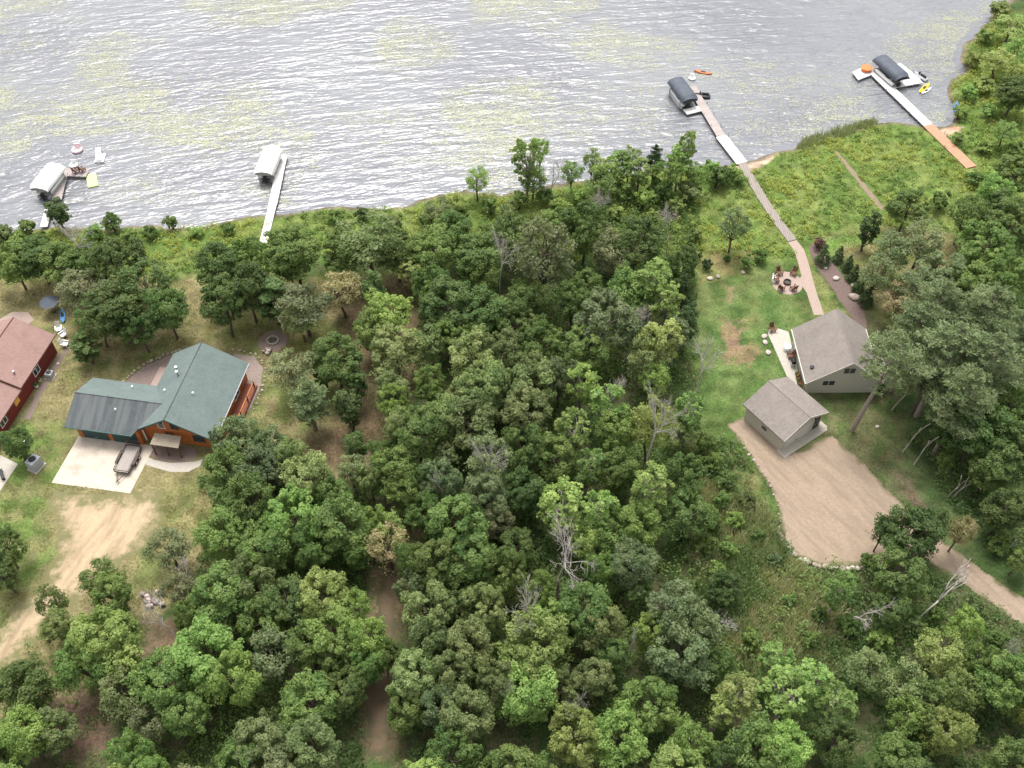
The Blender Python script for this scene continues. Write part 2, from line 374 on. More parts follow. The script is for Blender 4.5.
# sand at the waterline
zone([(732, 168), (740, 159), (776, 153), (772, 162), (752, 172), (738, 174)], (.50, .38, .28), (.42, .31, .23), .5, z=WATER_Z, wob=1.0)
zone([(935, 133), (947, 124), (962, 126), (960, 132), (942, 137)], (.50, .27, .17), (.42, .31, .23), .5, wob=1.0)
wet = smooth(1.6, .2, sd_shore)
base = base * (1 - wet[..., None]) + C(.15, .125, .085) * wet[..., None] * (.7 + .6 * n3[..., None])

mg, nt, b, N, L = new_mat('ground cover'); b.inputs['Roughness'].default_value = .95; b.inputs['Specular IOR Level'].default_value = .15
at = N.new('ShaderNodeAttribute'); at.attribute_name = 'soil'
tc = N.new('ShaderNodeTexCoord')
na = N.new('ShaderNodeTexNoise'); na.inputs['Scale'].default_value = 3.2; na.inputs['Detail'].default_value = 8; na.inputs['Roughness'].default_value = .75; L.new(tc.outputs['Object'], na.inputs['Vector'])
nb = N.new('ShaderNodeTexNoise'); nb.inputs['Scale'].default_value = .5; nb.inputs['Detail'].default_value = 6; L.new(tc.outputs['Object'], nb.inputs['Vector'])
ma = N.new('ShaderNodeMapRange'); ma.inputs[1].default_value = .3; ma.inputs[2].default_value = .7; ma.inputs[3].default_value = .42; ma.inputs[4].default_value = 1.6; L.new(na.outputs[0], ma.inputs[0])
mb_ = N.new('ShaderNodeMapRange'); mb_.inputs[1].default_value = .35; mb_.inputs[2].default_value = .65; mb_.inputs[3].default_value = .72; mb_.inputs[4].default_value = 1.28; L.new(nb.outputs[0], mb_.inputs[0])
mu = N.new('ShaderNodeMath'); mu.operation = 'MULTIPLY'; L.new(ma.outputs[0], mu.inputs[0]); L.new(mb_.outputs[0], mu.inputs[1])
vm = N.new('ShaderNodeVectorMath'); vm.operation = 'SCALE'; L.new(at.outputs['Color'], vm.inputs[0]); L.new(mu.outputs[0], vm.inputs['Scale'])
L.new(vm.outputs[0], b.inputs['Base Color'])
bp = N.new('ShaderNodeBump'); bp.inputs['Distance'].default_value = .12; bp.inputs['Strength'].default_value = .7; L.new(na.outputs[0], bp.inputs['Height']); L.new(bp.outputs[0], b.inputs['Normal'])
def grid_faces(nx, ny):
    i = np.arange(nx - 1)[None, :] + np.arange(ny - 1)[:, None] * nx
    i = i.ravel(); return np.stack([i, i + 1, i + nx + 1, i + nx], 1)
V = np.stack([gx.ravel(), gy.ravel(), gz.ravel()], 1)
me = np_mesh('ground', V, grid_faces(nx, ny), mg, {'soil': ('FLOAT_COLOR', np.concatenate([base.reshape(-1, 3), np.ones((gx.size, 1))], 1))}, True)
tag(link('ground', me), kind='structure')
# far plain so the land reaches the horizon
far = MB(); far.slab([(-1500, -1200, -2.2), (1500, -1200, -2.2), (1500, 2500, -2.2), (-1500, 2500, -2.2)], .5)
tag(far.build('terrain', surf('distant soil', (.06, .08, .03), (.09, .09, .05), .05, .95)), kind='structure')

# ------------------------------------------------------------------ water
mw, nt, b, N, L = new_mat('lake water')
tc = N.new('ShaderNodeTexCoord')
def wave(scale, rot, sc_, det=3.0, dist=.0, rough=.5):
    mp = N.new('ShaderNodeMapping'); mp.vector_type = 'TEXTURE'; mp.inputs['Scale'].default_value = (1 / scale[0], 1, 1); mp.inputs['Rotation'].default_value = (0, 0, R(rot)); L.new(tc.outputs['Object'], mp.inputs[0])
    n = N.new('ShaderNodeTexNoise'); n.inputs['Scale'].default_value = sc_; n.inputs['Detail'].default_value = det; n.inputs['Roughness'].default_value = rough; n.inputs['Distortion'].default_value = dist
    L.new(mp.outputs[0], n.inputs['Vector']); return n
w1 = wave((.26, 1, 1), 9, .62, 2.5, .5, .5); w2 = wave((.34, 1, 1), 16, 1.5, 2.5, .3, .55); w3 = wave((.6, 1, 1), 20, 3.0, 2, 0)
a1 = N.new('ShaderNodeMath'); a1.operation = 'MULTIPLY_ADD'; a1.inputs[1].default_value = .40; L.new(w2.outputs[0], a1.inputs[0]); L.new(w1.outputs[0], a1.inputs[2])
a2 = N.new('ShaderNodeMath'); a2.operation = 'MULTIPLY_ADD'; a2.inputs[1].default_value = .05; L.new(w3.outputs[0], a2.inputs[0]); L.new(a1.outputs[0], a2.inputs[2])
bp = N.new('ShaderNodeBump'); bp.inputs['Distance'].default_value = .72; wp = N.new('ShaderNodeTexNoise'); wp.inputs['Scale'].default_value = .05; wp.inputs['Detail'].default_value = 3; L.new(tc.outputs['Object'], wp.inputs['Vector']); wr = N.new('ShaderNodeMapRange'); wr.inputs[1].default_value = .35; wr.inputs[2].default_value = .65; wr.inputs[3].default_value = .6; L.new(wp.outputs[0], wr.inputs[0]); L.new(wr.outputs[0], bp.inputs['Strength']); L.new(a2.outputs[0], bp.inputs['Height']); L.new(bp.outputs[0], b.inputs['Normal'])
nl = N.new('ShaderNodeTexNoise'); nl.inputs['Scale'].default_value = .035; nl.inputs['Detail'].default_value = 4; L.new(tc.outputs['Object'], nl.inputs['Vector'])
cr = N.new('ShaderNodeMapRange'); cr.inputs[1].default_value = .4; cr.inputs[2].default_value = .6; L.new(nl.outputs[0], cr.inputs[0])
mx = N.new('ShaderNodeMix'); mx.data_type = 'RGBA'; mx.inputs[6].default_value = (.125, .128, .146, 1); mx.inputs[7].default_value = (.155, .16, .172, 1); L.new(cr.outputs[0], mx.inputs[0]); L.new(mx.outputs[2], b.inputs['Base Color'])
b.inputs['Roughness'].default_value = .28; b.inputs['IOR'].default_value = 1.75; b.inputs['Metallic'].default_value = .0
wat = MB(); wat.add([(-1400, 60, WATER_Z), (1400, 60, WATER_Z), (1400, 2400, WATER_Z), (-1400, 2400, WATER_Z)], [(0, 1, 2, 3)])
tag(wat.build('water', mw), kind='structure')

# floating lily pads
def scatter(n, x0, x1, y0, y1): return rng.uniform(x0, x1, n), rng.uniform(y0, y1, n)
lx, ly = scatter(700000, -105, 100, 108, 190)
dens = smooth(.47, .64, fbm(lx, ly, .055, 3, 5.0)) * (.35 + .65 * smooth(.42, .62, fbm(lx * .35, ly * 1.4, .5, 3, 9.0)))
dens = np.maximum(dens, .0)
for (u, v, ru, rv, k) in [(190, 95, 110, 22, .5), (40, 110, 60, 22, .6), (210, 140, 90, 22, .9), (130, 190, 90, 15, .7), (440, 150, 80, 22, .8), (600, 115, 95, 30, 1.1), (780, 110, 75, 35, 1.1), (380, 120, 70, 14, .7), (10, 140, 30, 16, 1.0), (690, 80, 60, 14, .5), (480, 160, 50, 14, .9), (750, 70, 70, 14, .7)]:
    cx, cy = G(u, v, WATER_Z); ex, _ = G(u + ru, v, WATER_Z); _, ey = G(u, v - rv, WATER_Z)
    q = ((lx - cx) / (ex - cx)) ** 2 + ((ly - cy) / (ey - cy)) ** 2
    dens += k * .55 * np.exp(-q * 1.3) * (.25 + .9 * smooth(.45, .62, fbm(lx * .35, ly * 1.4, .5, 3, 9.0)))
for (u, v, ru, rv) in [(690, 112, 34, 26), (905, 90, 60, 30), (270, 170, 26, 22), (62, 180, 30, 14)]:
    cx, cy = G(u, v, WATER_Z); ex, _ = G(u + ru, v, WATER_Z); _, ey = G(u, v - rv, WATER_Z)
    dens *= 1 - np.exp(-(((lx - cx) / (ex - cx)) ** 2 + ((ly - cy) / (ey - cy)) ** 2))
keep = (rng.random(len(lx)) < dens * .62) & (poly_sd(lx, ly, land_poly) < -1.2)
lx, ly = lx[keep], ly[keep]; n = len(lx)
rad = rng.uniform(.05, .12, n); ang = rng.uniform(0, 6.28, n)
k6 = np.arange(6) * PI / 3
V = np.zeros((n, 6, 3)); V[..., 0] = lx[:, None] + rad[:, None] * np.cos(k6 + ang[:, None]); V[..., 1] = ly[:, None] + rad[:, None] * np.sin(k6 + ang[:, None]); V[..., 2] = WATER_Z + rng.uniform(.012, .05, n)[:, None]
lily = leaf('lily pad green', (.175, .215, .14), (.225, .265, .175), trans=.05, vary=0, hue=0)
me = np_mesh('lily_pads', V.reshape(-1, 3), np.arange(n * 6).reshape(n, 6), lily, {'tint': ('FLOAT', np.repeat(rng.random(n), 6))})
tag(link('lily_pads', me), 'patches of small pale yellow green lily pads floating on the lake', 'lily pads', kind='stuff')

# ------------------------------------------------------------------ sheets: roads, paths, beds
def sheet(name, poly, z, ca, cb, cedge, fade=.8, wob=.5, step=.25, c3=None, kind='structure', nscale=3.0, lo=.35, hi=.65, bump=.03, streak=0):
    xs = [p[0] for p in poly]; ys = [p[1] for p in poly]
    ax, ay = np.meshgrid(np.arange(min(xs) - .5, max(xs) + .5, step), np.arange(min(ys) - .5, max(ys) + .5, step))
    sd = poly_sd(ax, ay, poly) + (fbm(ax, ay, .9, 3, 3.0) - .5) * wob * 2
    f = grid_faces(ax.shape[1], ax.shape[0]); s = sd.ravel()
    f = f[(s[f] > 0).all(1)]
    used = np.unique(f); mp = np.full(s.size, -1); mp[used] = np.arange(len(used))
    V = np.stack([ax.ravel()[used], ay.ravel()[used], np.full(len(used), z)], 1)
    m, nt, b, N, L = new_mat(name + ' surface'); b.inputs['Roughness'].default_value = .92; b.inputs['Specular IOR Level'].default_value = .2
    at = N.new('ShaderNodeAttribute'); at.attribute_name = 'inner'; tc = N.new('ShaderNodeTexCoord')
    n1 = N.new('ShaderNodeTexNoise'); n1.inputs['Scale'].default_value = nscale; n1.inputs['Detail'].default_value = 9; n1.inputs['Roughness'].default_value = .75; L.new(tc.outputs['Object'], n1.inputs['Vector'])
    n2 = N.new('ShaderNodeTexNoise'); n2.inputs['Scale'].default_value = .28; n2.inputs['Detail'].default_value = 6; n2.inputs['Roughness'].default_value = .62
    mpn = N.new('ShaderNodeMapping'); mpn.inputs['Rotation'].default_value = (0, 0, R(streak)); mpn.vector_type = 'TEXTURE'; mpn.inputs['Scale'].default_value = (1.5, .3, 1) if streak else (1, 1, 1); L.new(tc.outputs['Object'], mpn.inputs[0]); L.new(mpn.outputs[0], n2.inputs['Vector'])
    c = N.new('ShaderNodeMapRange'); c.inputs[1].default_value = lo; c.inputs[2].default_value = hi; L.new(n1.outputs[0], c.inputs[0])
    mx = N.new('ShaderNodeMix'); mx.data_type = 'RGBA'; mx.inputs[6].default_value = rgb(ca); mx.inputs[7].default_value = rgb(cb); L.new(c.outputs[0], mx.inputs[0]); out = mx.outputs[2]
    if c3:
        c2 = N.new('ShaderNodeMapRange'); c2.inputs[1].default_value = .44; c2.inputs[2].default_value = .64; c2.inputs[4].default_value = .85; L.new(n2.outputs[0], c2.inputs[0])
        m3 = N.new('ShaderNodeMix'); m3.data_type = 'RGBA'; m3.inputs[7].default_value = rgb(c3); L.new(c2.outputs[0], m3.inputs[0]); L.new(out, m3.inputs[6]); out = m3.outputs[2]
    ad = N.new('ShaderNodeMath'); ad.operation = 'MULTIPLY_ADD'; ad.inputs[1].default_value = 1.6; ad.inputs[2].default_value = -.8; L.new(n1.outputs[0], ad.inputs[0])
    a2 = N.new('ShaderNodeMath'); a2.operation = 'ADD'; L.new(ad.outputs[0], a2.inputs[0]); L.new(at.outputs['Fac'], a2.inputs[1])
    e = N.new('ShaderNodeMapRange'); e.inputs[1].default_value = .2; e.inputs[2].default_value = .75
    n3 = N.new('ShaderNodeTexNoise'); n3.inputs['Scale'].default_value = .7; n3.inputs['Detail'].default_value = 6; L.new(tc.outputs['Object'], n3.inputs['Vector'])
    a3 = N.new('ShaderNodeMath'); a3.operation = 'MULTIPLY_ADD'; a3.inputs[1].default_value = 1.8; L.new(n3.outputs[0], a3.inputs[0]); a4 = N.new('ShaderNodeMath'); a4.operation = 'SUBTRACT'; a4.inputs[1].default_value = .9; L.new(a2.outputs[0], a4.inputs[0]); L.new(a4.outputs[0], a3.inputs[2]); L.new(a3.outputs[0], e.inputs[0])
    m4 = N.new('ShaderNodeMix'); m4.data_type = 'RGBA'; m4.inputs[6].default_value = rgb(cedge); L.new(e.outputs[0], m4.inputs[0]); L.new(out, m4.inputs[7])
    L.new(m4.outputs[2], b.inputs['Base Color'])
    bp = N.new('ShaderNodeBump'); bp.inputs['Distance'].default_value = bump; L.new(n1.outputs[0], bp.inputs['Height']); L.new(bp.outputs[0], b.inputs['Normal'])
    me = np_mesh(name, V, mp[f], m, {'inner': ('FLOAT', np.clip(s[used] / fade, 0, 2.2))})
    return tag(link(name, me), kind=kind)

sand_px = [(52, 485), (90, 493), (162, 491), (165, 515), (148, 548), (118, 568), (78, 602), (36, 646), (-30, 700), (-120, 770), (-150, 730), (-60, 670), (0, 624), (30, 592), (52, 562), (58, 535), (48, 508)]
sheet('sandy_track', wpoly(sand_px), .006, (.46, .36, .235), (.38, .285, .18), (.16, .15, .07), 3.2, 1.1, .3, c3=(.27, .20, .13), bump=.06, streak=72)
gravel_px = [(726, 424), (741, 417), (760, 420), (790, 452), (800, 450), (832, 434), (850, 450), (880, 480), (915, 515), (950, 545), (1000, 580), (1060, 622), (1120, 668), (1100, 690), (1040, 642), (985, 600), (948, 575),
             (915, 555), (880, 566), (850, 567), (820, 566), (797, 556), (783, 542), (779, 528), (778, 510), (770, 488), (752, 462), (738, 442)]
sheet('gravel_driveway', wpoly(gravel_px), .008, (.335, .26, .19), (.25, .19, .14), (.13, .12, .06), .9, .4, .22, c3=(.225, .17, .128), nscale=2.6, bump=.06, streak=-56)
path_px = [(392, 560), (404, 556), (400, 600), (396, 645), (394, 760), (364, 760), (364, 690), (380, 645), (374, 590)]
sheet('dirt_path', wpoly(path_px), .007, (.165, .115, .075), (.11, .08, .052), (.085, .08, .042), 1.5, 1.0, .3)
bed_px = [(808, 246), (818, 240), (826, 252), (842, 272), (856, 292), (866, 312), (868, 330), (856, 328), (842, 305), (826, 282), (812, 262)]
sheet('mulch_bed', wpoly(bed_px), .008, (.175, .125, .11), (.12, .085, .075), (.10, .10, .05), .5, .25, .2)
patio_px = [(120, 386), (128, 378), (146, 364), (166, 356), (180, 352), (204, 352), (200, 392), (130, 392)]
sheet('gravel_bed', wpoly(patio_px), .008, (.235, .185, .165), (.165, .125, .11), (.13, .12, .06), .3, .1, .2)
side_px = [(232, 352), (256, 356), (264, 368), (262, 385), (252, 408), (238, 424), (228, 420)]
sheet('gravel_strip', wpoly(side_px), .008, (.30, .24, .21), (.21, .165, .14), (.13, .12, .06), .3, .1, .2)
track_px = [(832, 150), (838, 150), (868, 186), (888, 210), (882, 213), (862, 190)]
sheet('meadow_trail', wpoly(track_px), .008, (.26, .20, .15), (.17, .14, .08), (.10, .11, .04), .4, .2, .2)

def plate(name, poly, z0, z1, mat, label=None, cat=None, kind='structure', parent=None):
    mb = MB(); mb.prism(poly, z0, z1); o = mb.build(name, mat, parent)
    return tag(o, label, cat, None, kind)
def ribbon(pts, wd):
    P = [Vector(p) for p in pts]; Lp = []; Rp = []
    for i, p in enumerate(P):
        d = (P[min(i + 1, len(P) - 1)] - P[max(i - 1, 0)]).normalized(); nn = Vector((-d.y, d.x)); w = wd[i] if isinstance(wd, (list, tuple)) else wd
        Lp.append(tuple(p + nn * w / 2)); Rp.append(tuple(p - nn * w / 2))
    return Lp[::-1] + Rp

# ------------------------------------------------------------------ frames for local building work
def gable_roof(mb, x0, x1, y0, y1, ze, zr, t=.16, ridge_x=None):
    """ridge runs along y"""
    rx = (x0 + x1) / 2 if ridge_x is None else ridge_x
    return rx, [(x0, y0, ze), (rx, y0, zr), (rx, y1, zr), (x0, y1, ze)], [(rx, y0, zr), (x1, y0, ze), (x1, y1, ze), (rx, y1, zr)]

def window(parent, c, w, h, face, frame_mat, panes=2, name='window'):
    """c = centre on the wall; face = outward direction (2-D unit)"""
    fx, fy = face; ang = math.atan2(fy, fx) - PI / 2 + PI  # width along local x
    rz = math.atan2(fy, fx) + PI / 2
    f = MB(); t = .07
    ax = Vector((math.cos(rz), math.sin(rz), 0)); up = Vector((0, 0, 1)); out = Vector((fx, fy, 0)); c = Vector(c)
    def bar(dc, wx, hz, o=.05): f.box(tuple(c + out * o / 2 + ax * dc[0] + up * dc[1]), (wx, o + .04, hz), rz)
    bar((0, h / 2 + t / 2), w + 2 * t, t); bar((0, -h / 2 - t / 2), w + 2 * t, t)
    for i in range(panes + 1): bar((-w / 2 + w * i / panes, 0), t, h)
    fo = f.build(name, frame_mat, parent)
    g = MB(); g.box(tuple(c + out * .012), (w, .03, h), rz); g.build('pane', M['glass'], fo)
    return fo

# ------------------------------------------------------------------ green roofed log house
GO = Vector((-45.78, 74.2, 0)); GA = R(-9.2)
gh = thing('log_house', 'orange log house under a green shingle roof, attached garage behind the concrete pad', 'house', GO + Vector((-.35, 0, 0)), GA)
W_, LEN, EV, RG = 10.2, 12.7, 2.8, 5.8; rx = 4.6
pts = MB()
# walls
w = MB(); x0, x1, y0, y1 = .5, 9.7, .9, 12.2
w.prism([(x0, y0), (x1, y0), (x1, y1), (x0, y1)], 0, EV - .02)
def slope_z(x): return EV + (RG - EV) * (x / rx if x < rx else (W_ - x) / (W_ - rx))
for yy in (y0, y1):
    w.add([(x0, yy, EV - .02), (x1, yy, EV - .02), (x1, yy, slope_z(x1) - .18), (rx, yy, RG - .2), (x0, yy, slope_z(x0) - .18)], [(0, 1, 2, 3, 4)])
w.build('wall', M['log'], gh)
ww = MB(); ww.prism([(-7.9, -.1), (.49, -.1), (.49, 6.7), (-7.9, 6.7)], 0, EV - .04)
ww.add([(-7.9, -.1, EV - .04), (-7.9, 6.7, EV - .04), (-7.9, 3.2, 4.3)], [(0, 2, 1)]); ww.build('garage_wall', M['log'], gh)
_, LS, RS = gable_roof(None, 0, W_, 0, LEN, EV, RG, ridge_x=rx)
rf = MB(); rf.slab(LS, .16); rf.slab(RS, .16); rfo = rf.build('roof', M['roof_green'], gh)
rc = MB(); rc.tube((rx, 0, RG + .01), (rx, LEN, RG + .01), .07, n=5); rc.build('ridge_cap', M['roof_green_shade'], rfo)
fz = MB()
for (a, bb) in (((0, -.03, EV - .1), (rx, -.03, RG - .1)), ((rx, -.03, RG - .1), (W_, -.03, EV - .1))):
    fz.slab([(a[0], -.05, a[2] + .12), (bb[0], -.05, bb[2] + .12), (bb[0], -.004, bb[2] + .12), (a[0], -.004, a[2] + .12)], .24)
fz.build('gable_trim', M['trim_green'], rfo)
gt = MB(); gt.box((W_ + .06, LEN / 2, EV - .1), (.12, LEN, .12)); gt.build('gutter', M['grey'], rfo)
WR = 4.55; yf, yr, yb = -.8, 3.2, 7.15; wx = rx * (WR - EV) / (RG - EV)
r2 = MB(); r2.slab([(-8.75, yf, EV - .02), (.02, yf, EV - .02), (wx, yr, WR), (-8.6, yr, WR)], .14)
r2o = r2.build('garage_roof', M['roof_green_shade'], gh)  # front slope: painted darker than the back one to carry its shade
r3 = MB(); r3.slab([(-8.6, yr, WR), (wx, yr, WR), (.02, yb, EV - .02), (-8.6, yb, EV - .02)], .14); r3.build('garage_roof', M['roof_green'], gh)
t3 = MB(); t3.box((-4.35, yf - .07, EV - .1), (8.7, .12, .13)); t3.build('gutter', M['trim_green'], r2o)
t4 = MB(); t4.tube((-8.6, yr, WR + .02), (wx, yr, WR + .02), .06, n=5); t4.build('ridge_cap', M['roof_green_shade'], r2o)
for k, (cx, wd) in enumerate(((-5.6, 3.3), (-1.7, 3.3))):
    d = MB(); d.box((cx, -.12, 1.08), (wd, .09, 2.16)); dd = d.build('garage_door', M['garage_door'], gh)
    h = MB(); h.box((cx, -.19, .4), (.4, .05, .06)); h.build('handle', M['metal'], dd)
e = MB(); e.box((-.05 + .3, .62, 1.1), (.9, .08, 2.1)); eo = e.build('entry_door', M['white'], gh)
h = MB(); h.ball((.0, .56, 1.05), .05); h.build('handle', M['metal'], eo)
# recessed porch face, posts and shingled porch roof
window(gh, (3.2, .9, 3.6), .8, 1.6, (0, -1), M['white'], 1)
window(gh, (4.9, .9, 3.75), .9, 1.7, (0, -1), M['trim_green'], 1)
window(gh, (7.6, .9, 1.5), 1.4, 1.1, (0, -1), M['trim_green'], 2)
fd = MB(); fd.box((3.9, .87, 1.05), (1.0, .08, 2.1)); fdo = fd.build('front_door', M['wood_dark'], gh)
hh = MB(); hh.ball((4.25, .80, 1.05), .05); hh.build('handle', M['metal'], fdo)
pr = MB(); pr.slab([(2.4, -1.35, 2.25), (6.0, -1.35, 2.25), (5.9, .15, 2.6), (2.5, .15, 2.6)], .12); pr.build('porch_roof', M['roof_porch'], gh)
for px_ in (2.5, 4.2, 5.8):
    p = MB(); p.tube((px_, -1.2, 0), (px_, -1.2, 2.15), .1, .1, 8); p.build('porch_post', M['wood_dark'], gh)
br = MB(); br.box((4.2, -1.22, 2.09), (3.6, .12, .14)); br.build('porch_beam', M['wood_dark'], gh)
# vents and flue
for (vx, vy, big) in ((2.6, 8.6, 1), (3.2, 7.6, 2), (2.2, 5.4, 0), (6.2, 5.0, 0)):
    zz = slope_z(vx)
    if big: p = MB(); p.tube((vx, vy, zz - .1), (vx, vy, zz + .75), .13, .13, 8); p.disc((vx, vy, zz + .75), .2, .08, 8); p.build('flue', M['metal'], gh)
    else: p = MB(); p.tube((vx, vy, zz - .1), (vx, vy, zz + .35), .12, .12, 8); p.build('roof_vent', M['white'], gh)
for (vx, vy) in ((-2.6, 6.0), (-2.8, 1.8)):
    zz = EV + (WR - EV) * (1 - abs(vy - yr) / 4.0)
    p = MB(); p.tube((vx, vy, zz - .1), (vx, vy, zz + .3), .11, .11, 8); p.build('roof_vent', M['white'], gh)
dk = MB(); dk.box((10.55, 6.9, .22), (1.65, 8.6, .28)); dk.build('deck', M['deck_red'], gh)
for i in range(4):
    p = MB(); p.box((11.2, 3.2 + i * 2.5, .95), (.14, .14, 1.3)); p.build('deck_post', M['wood_dark'], gh)
rl = MB(); rl.box((11.2, 6.95, 1.45), (.12, 7.6, .1)); rl.box((11.2, 6.95, .85), (.05, 7.6, .05)); rl.build('deck_rail', M['log'], gh)
for yy in (4.0, 8.5): window(gh, (9.71, yy, 1.5), 1.6, 1.2, (1, 0), M['white'], 2)

plate('driveway', [(-54.2, 75.35), (-55.5, 68.35), (-45.65, 66.83), (-44.3, 73.9)], -.1, .03, M['concrete'])
jt = MB()
walk = wpoly([(146, 456), (146, 465), (170, 472), (188, 472), (200, 466), (203, 459), (195, 462), (170, 463), (154, 460)])
plate('front_walk', walk, -.1, .026, M['concrete_lt'])
plate('porch_bed', wpoly([(149, 455), (156, 441), (196, 449), (196, 460), (178, 463), (160, 461)]), -.1, .018, M['paver_brown'])
plate('back_patio', wpoly([(149, 388), (160, 367), (172, 368), (166, 390)]), -.1, .03, M['paver_pink'])

# ------------------------------------------------------------------ utility trailer
tr = thing('utility_trailer', 'empty flat utility trailer with weathered boards parked on the concrete pad', 'trailer', (-47.25, 69.5, .03), R(-9))
d = MB(); d.box((0, 2.0, .55), (1.75, 3.9, .08)); d.build('deck', M['trailer_deck'], tr)
f = MB()
for sx in (-1, 1):
    f.box((sx * .92, 2.0, .85), (.07, 3.9, .07)); f.box((sx * .92, 2.0, .5), (.1, 3.9, .12))
    for k in range(5): f.box((sx * .92, .1 + k * .95, .7), (.06, .06, .35))
f.box((0, .05, .85), (1.85, .07, .07)); f.box((0, .05, .5), (1.85, .1, .12)); f.box((0, 3.97, .5), (1.85, .1, .12)); f.build('frame', M['rust_metal'], tr)
g_ = MB()
for k in range(9): g_.box((-.8 + .2 * k, 4.05, 1.05), (.04, .04, 1.0))
g_.box((0, 4.05, 1.55), (1.8, .06, .06)); g_.box((0, 4.05, .6), (1.8, .06, .06)); g_.build('ramp_gate', M['rust_metal'], tr)
t_ = MB(); t_.tube((-.5, 0, .45), (0, -1.3, .45), .05); t_.tube((.5, 0, .45), (0, -1.3, .45), .05); t_.tube((0, -1.0, .45), (0, -1.5, .48), .05); t_.build('tongue', M['rust_metal'], tr)
j = MB(); j.tube((.08, -1.15, .02), (.08, -1.15, .75), .035); j.build('jack', M['metal'], tr)
for sx in (-1, 1):
    for yy in (1.7, 2.5):
        q = MB(); q.tube((sx * 1.0, yy, .33), (sx * 1.22, yy, .33), .33, .33, 16); wo = q.build('wheel', M['black'], tr)
        q = MB(); q.tube((sx * 1.0, yy, .33), (sx * 1.235, yy, .33), .17, .17, 12); q.build('rim', M['metal'], wo)
    q = MB(); q.box((sx * 1.11, 2.1, .74), (.3, 1.8, .05)); q.box((sx * 1.11, 1.15, .62), (.3, .05, .24)); q.box((sx * 1.11, 3.05, .62), (.3, .05, .24)); q.build('fender', M['rust_metal'], tr)

# ------------------------------------------------------------------ tan gabled house
th = thing('tan_house', 'tan sided house with steep taupe gable roof behind the small garage', 'house', (37.45, 81.9, 0), R(.5))
TW, TL, TE, TR = 9.8, 9.5, 2.5, 6.4; tx = 5.1
def tz_(x): return TE + (TR - TE) * (x / tx if x < tx else (TW - x) / (TW - tx))
w = MB(); w.prism([(.45, .5), (9.35, .5), (9.35, 9.1), (.45, 9.1)], 0, TE - .02)
for yy in (.5, 9.1): w.add([(.45, yy, TE - .02), (9.35, yy, TE - .02), (9.35, yy, tz_(9.35) - .2), (tx, yy, TR - .22), (.45, yy, tz_(.45) - .2)], [(0, 1, 2, 3, 4)])
w.build('wall', M['siding_tan'], th)
_, LS, RS = gable_roof(None, 0, TW, 0, TL, TE, TR, ridge_x=tx)
r_ = MB(); r_.slab(LS, .18); r_.slab(RS, .18); ro = r_.build('roof', M['roof_tan'], th)
rc = MB(); rc.tube((tx, 0, TR), (tx, TL, TR), .07, n=5); rc.build('ridge_cap', M['roof_tan'], ro)
f = MB()
for (ax_, az_, bx_, bz_) in ((0, TE, tx, TR), (tx, TR, TW, TE)): f.slab([(ax_, -.05, az_ + .02), (bx_, -.05, bz_ + .02), (bx_, -.004, bz_ + .02), (ax_, -.004, az_ + .02)], .26)
f.build('gable_trim', M['trim_tan'], ro)
for gx_ in (-.06, TW + .06): f = MB(); f.box((gx_, TL / 2, TE - .12), (.12, TL, .12)); f.build('gutter', M['trim_tan'], ro)
f = MB(); f.tube((.05, .42, 0), (.05, .42, TE - .1), .05); f.build('downspout', M['trim_tan'], th)
window(th, (5.2, .5, 4.35), 1.5, 1.0, (0, -1), M['trim_tan'], 2)
window(th, (3.1, .5, 2.0), 1.6, .9, (0, -1), M['trim_tan'], 2)
for yy in (2.4, 5.2): window(th, (.45, yy, 1.4), 1.3, 1.1, (-1, 0), M['white'], 2)
d = MB(); d.box((.43, 7.4, 1.05), (.08, 1.0, 2.1)); do = d.build('side_door', M['white'], th)
d = MB(); d.ball((.36, 7.0, 1.0), .05); d.build('handle', M['dark'], do)
v = MB(); v.box((1.0, 2.0, tz_(1.0) + .1), (.45, .45, .25)); v.build('roof_vent', M['dark'], th)
f = MB(); f.slab([(9.6, .6, 2.35), (11.2, .6, 1.9), (11.2, 4.8, 1.9), (9.6, 4.8, 2.35)], .12); f.build('side_roof', M['roof_tan'], th)
for yy in (.8, 4.6): f = MB(); f.box((11.0, yy, .95), (.14, .14, 1.85)); f.build('post', M['trim_tan'], th)
plate('side_terrace', [(35.05, 93.7), (34.9, 92.6), (36.9, 80.4), (37.75, 80.6), (37.75, 93.2), (36.5, 93.8)], -.1, .03, M['concrete_lt'])

# ------------------------------------------------------------------ small tan garage
GA2 = R(35.4)
ga = thing('garage', 'small tan garage with taupe shingle roof on the gravel lot', 'garage', (32.94, 72.51, 0), GA2)
W2, L2, E2, R2 = 7.85, 7.1, 2.75, 4.6
def z2(x): return E2 + (R2 - E2) * (1 - abs(x - W2 / 2) / (W2 / 2))
w = MB(); w.prism([(.4, .45), (W2 - .4, .45), (W2 - .4, L2 - .4), (.4, L2 - .4)], 0, E2 - .02)
for yy in (.45, L2 - .4): w.add([(.4, yy, E2 - .02), (W2 - .4, yy, E2 - .02), (W2 - .4, yy, z2(.4) - .17), (W2 / 2, yy, R2 - .2), (.4, yy, z2(.4) - .17)], [(0, 1, 2, 3, 4)])
w.build('wall', M['siding_tan'], ga)
_, LS, RS = gable_roof(None, 0, W2, 0, L2, E2, R2)
r_ = MB(); r_.slab(LS, .15); r_.slab(RS, .15); ro = r_.build('roof', M['roof_tan'], ga)
rc = MB(); rc.tube((W2 / 2, 0, R2), (W2 / 2, L2, R2), .06, n=5); rc.build('ridge_cap', M['roof_tan'], ro)
f = MB()
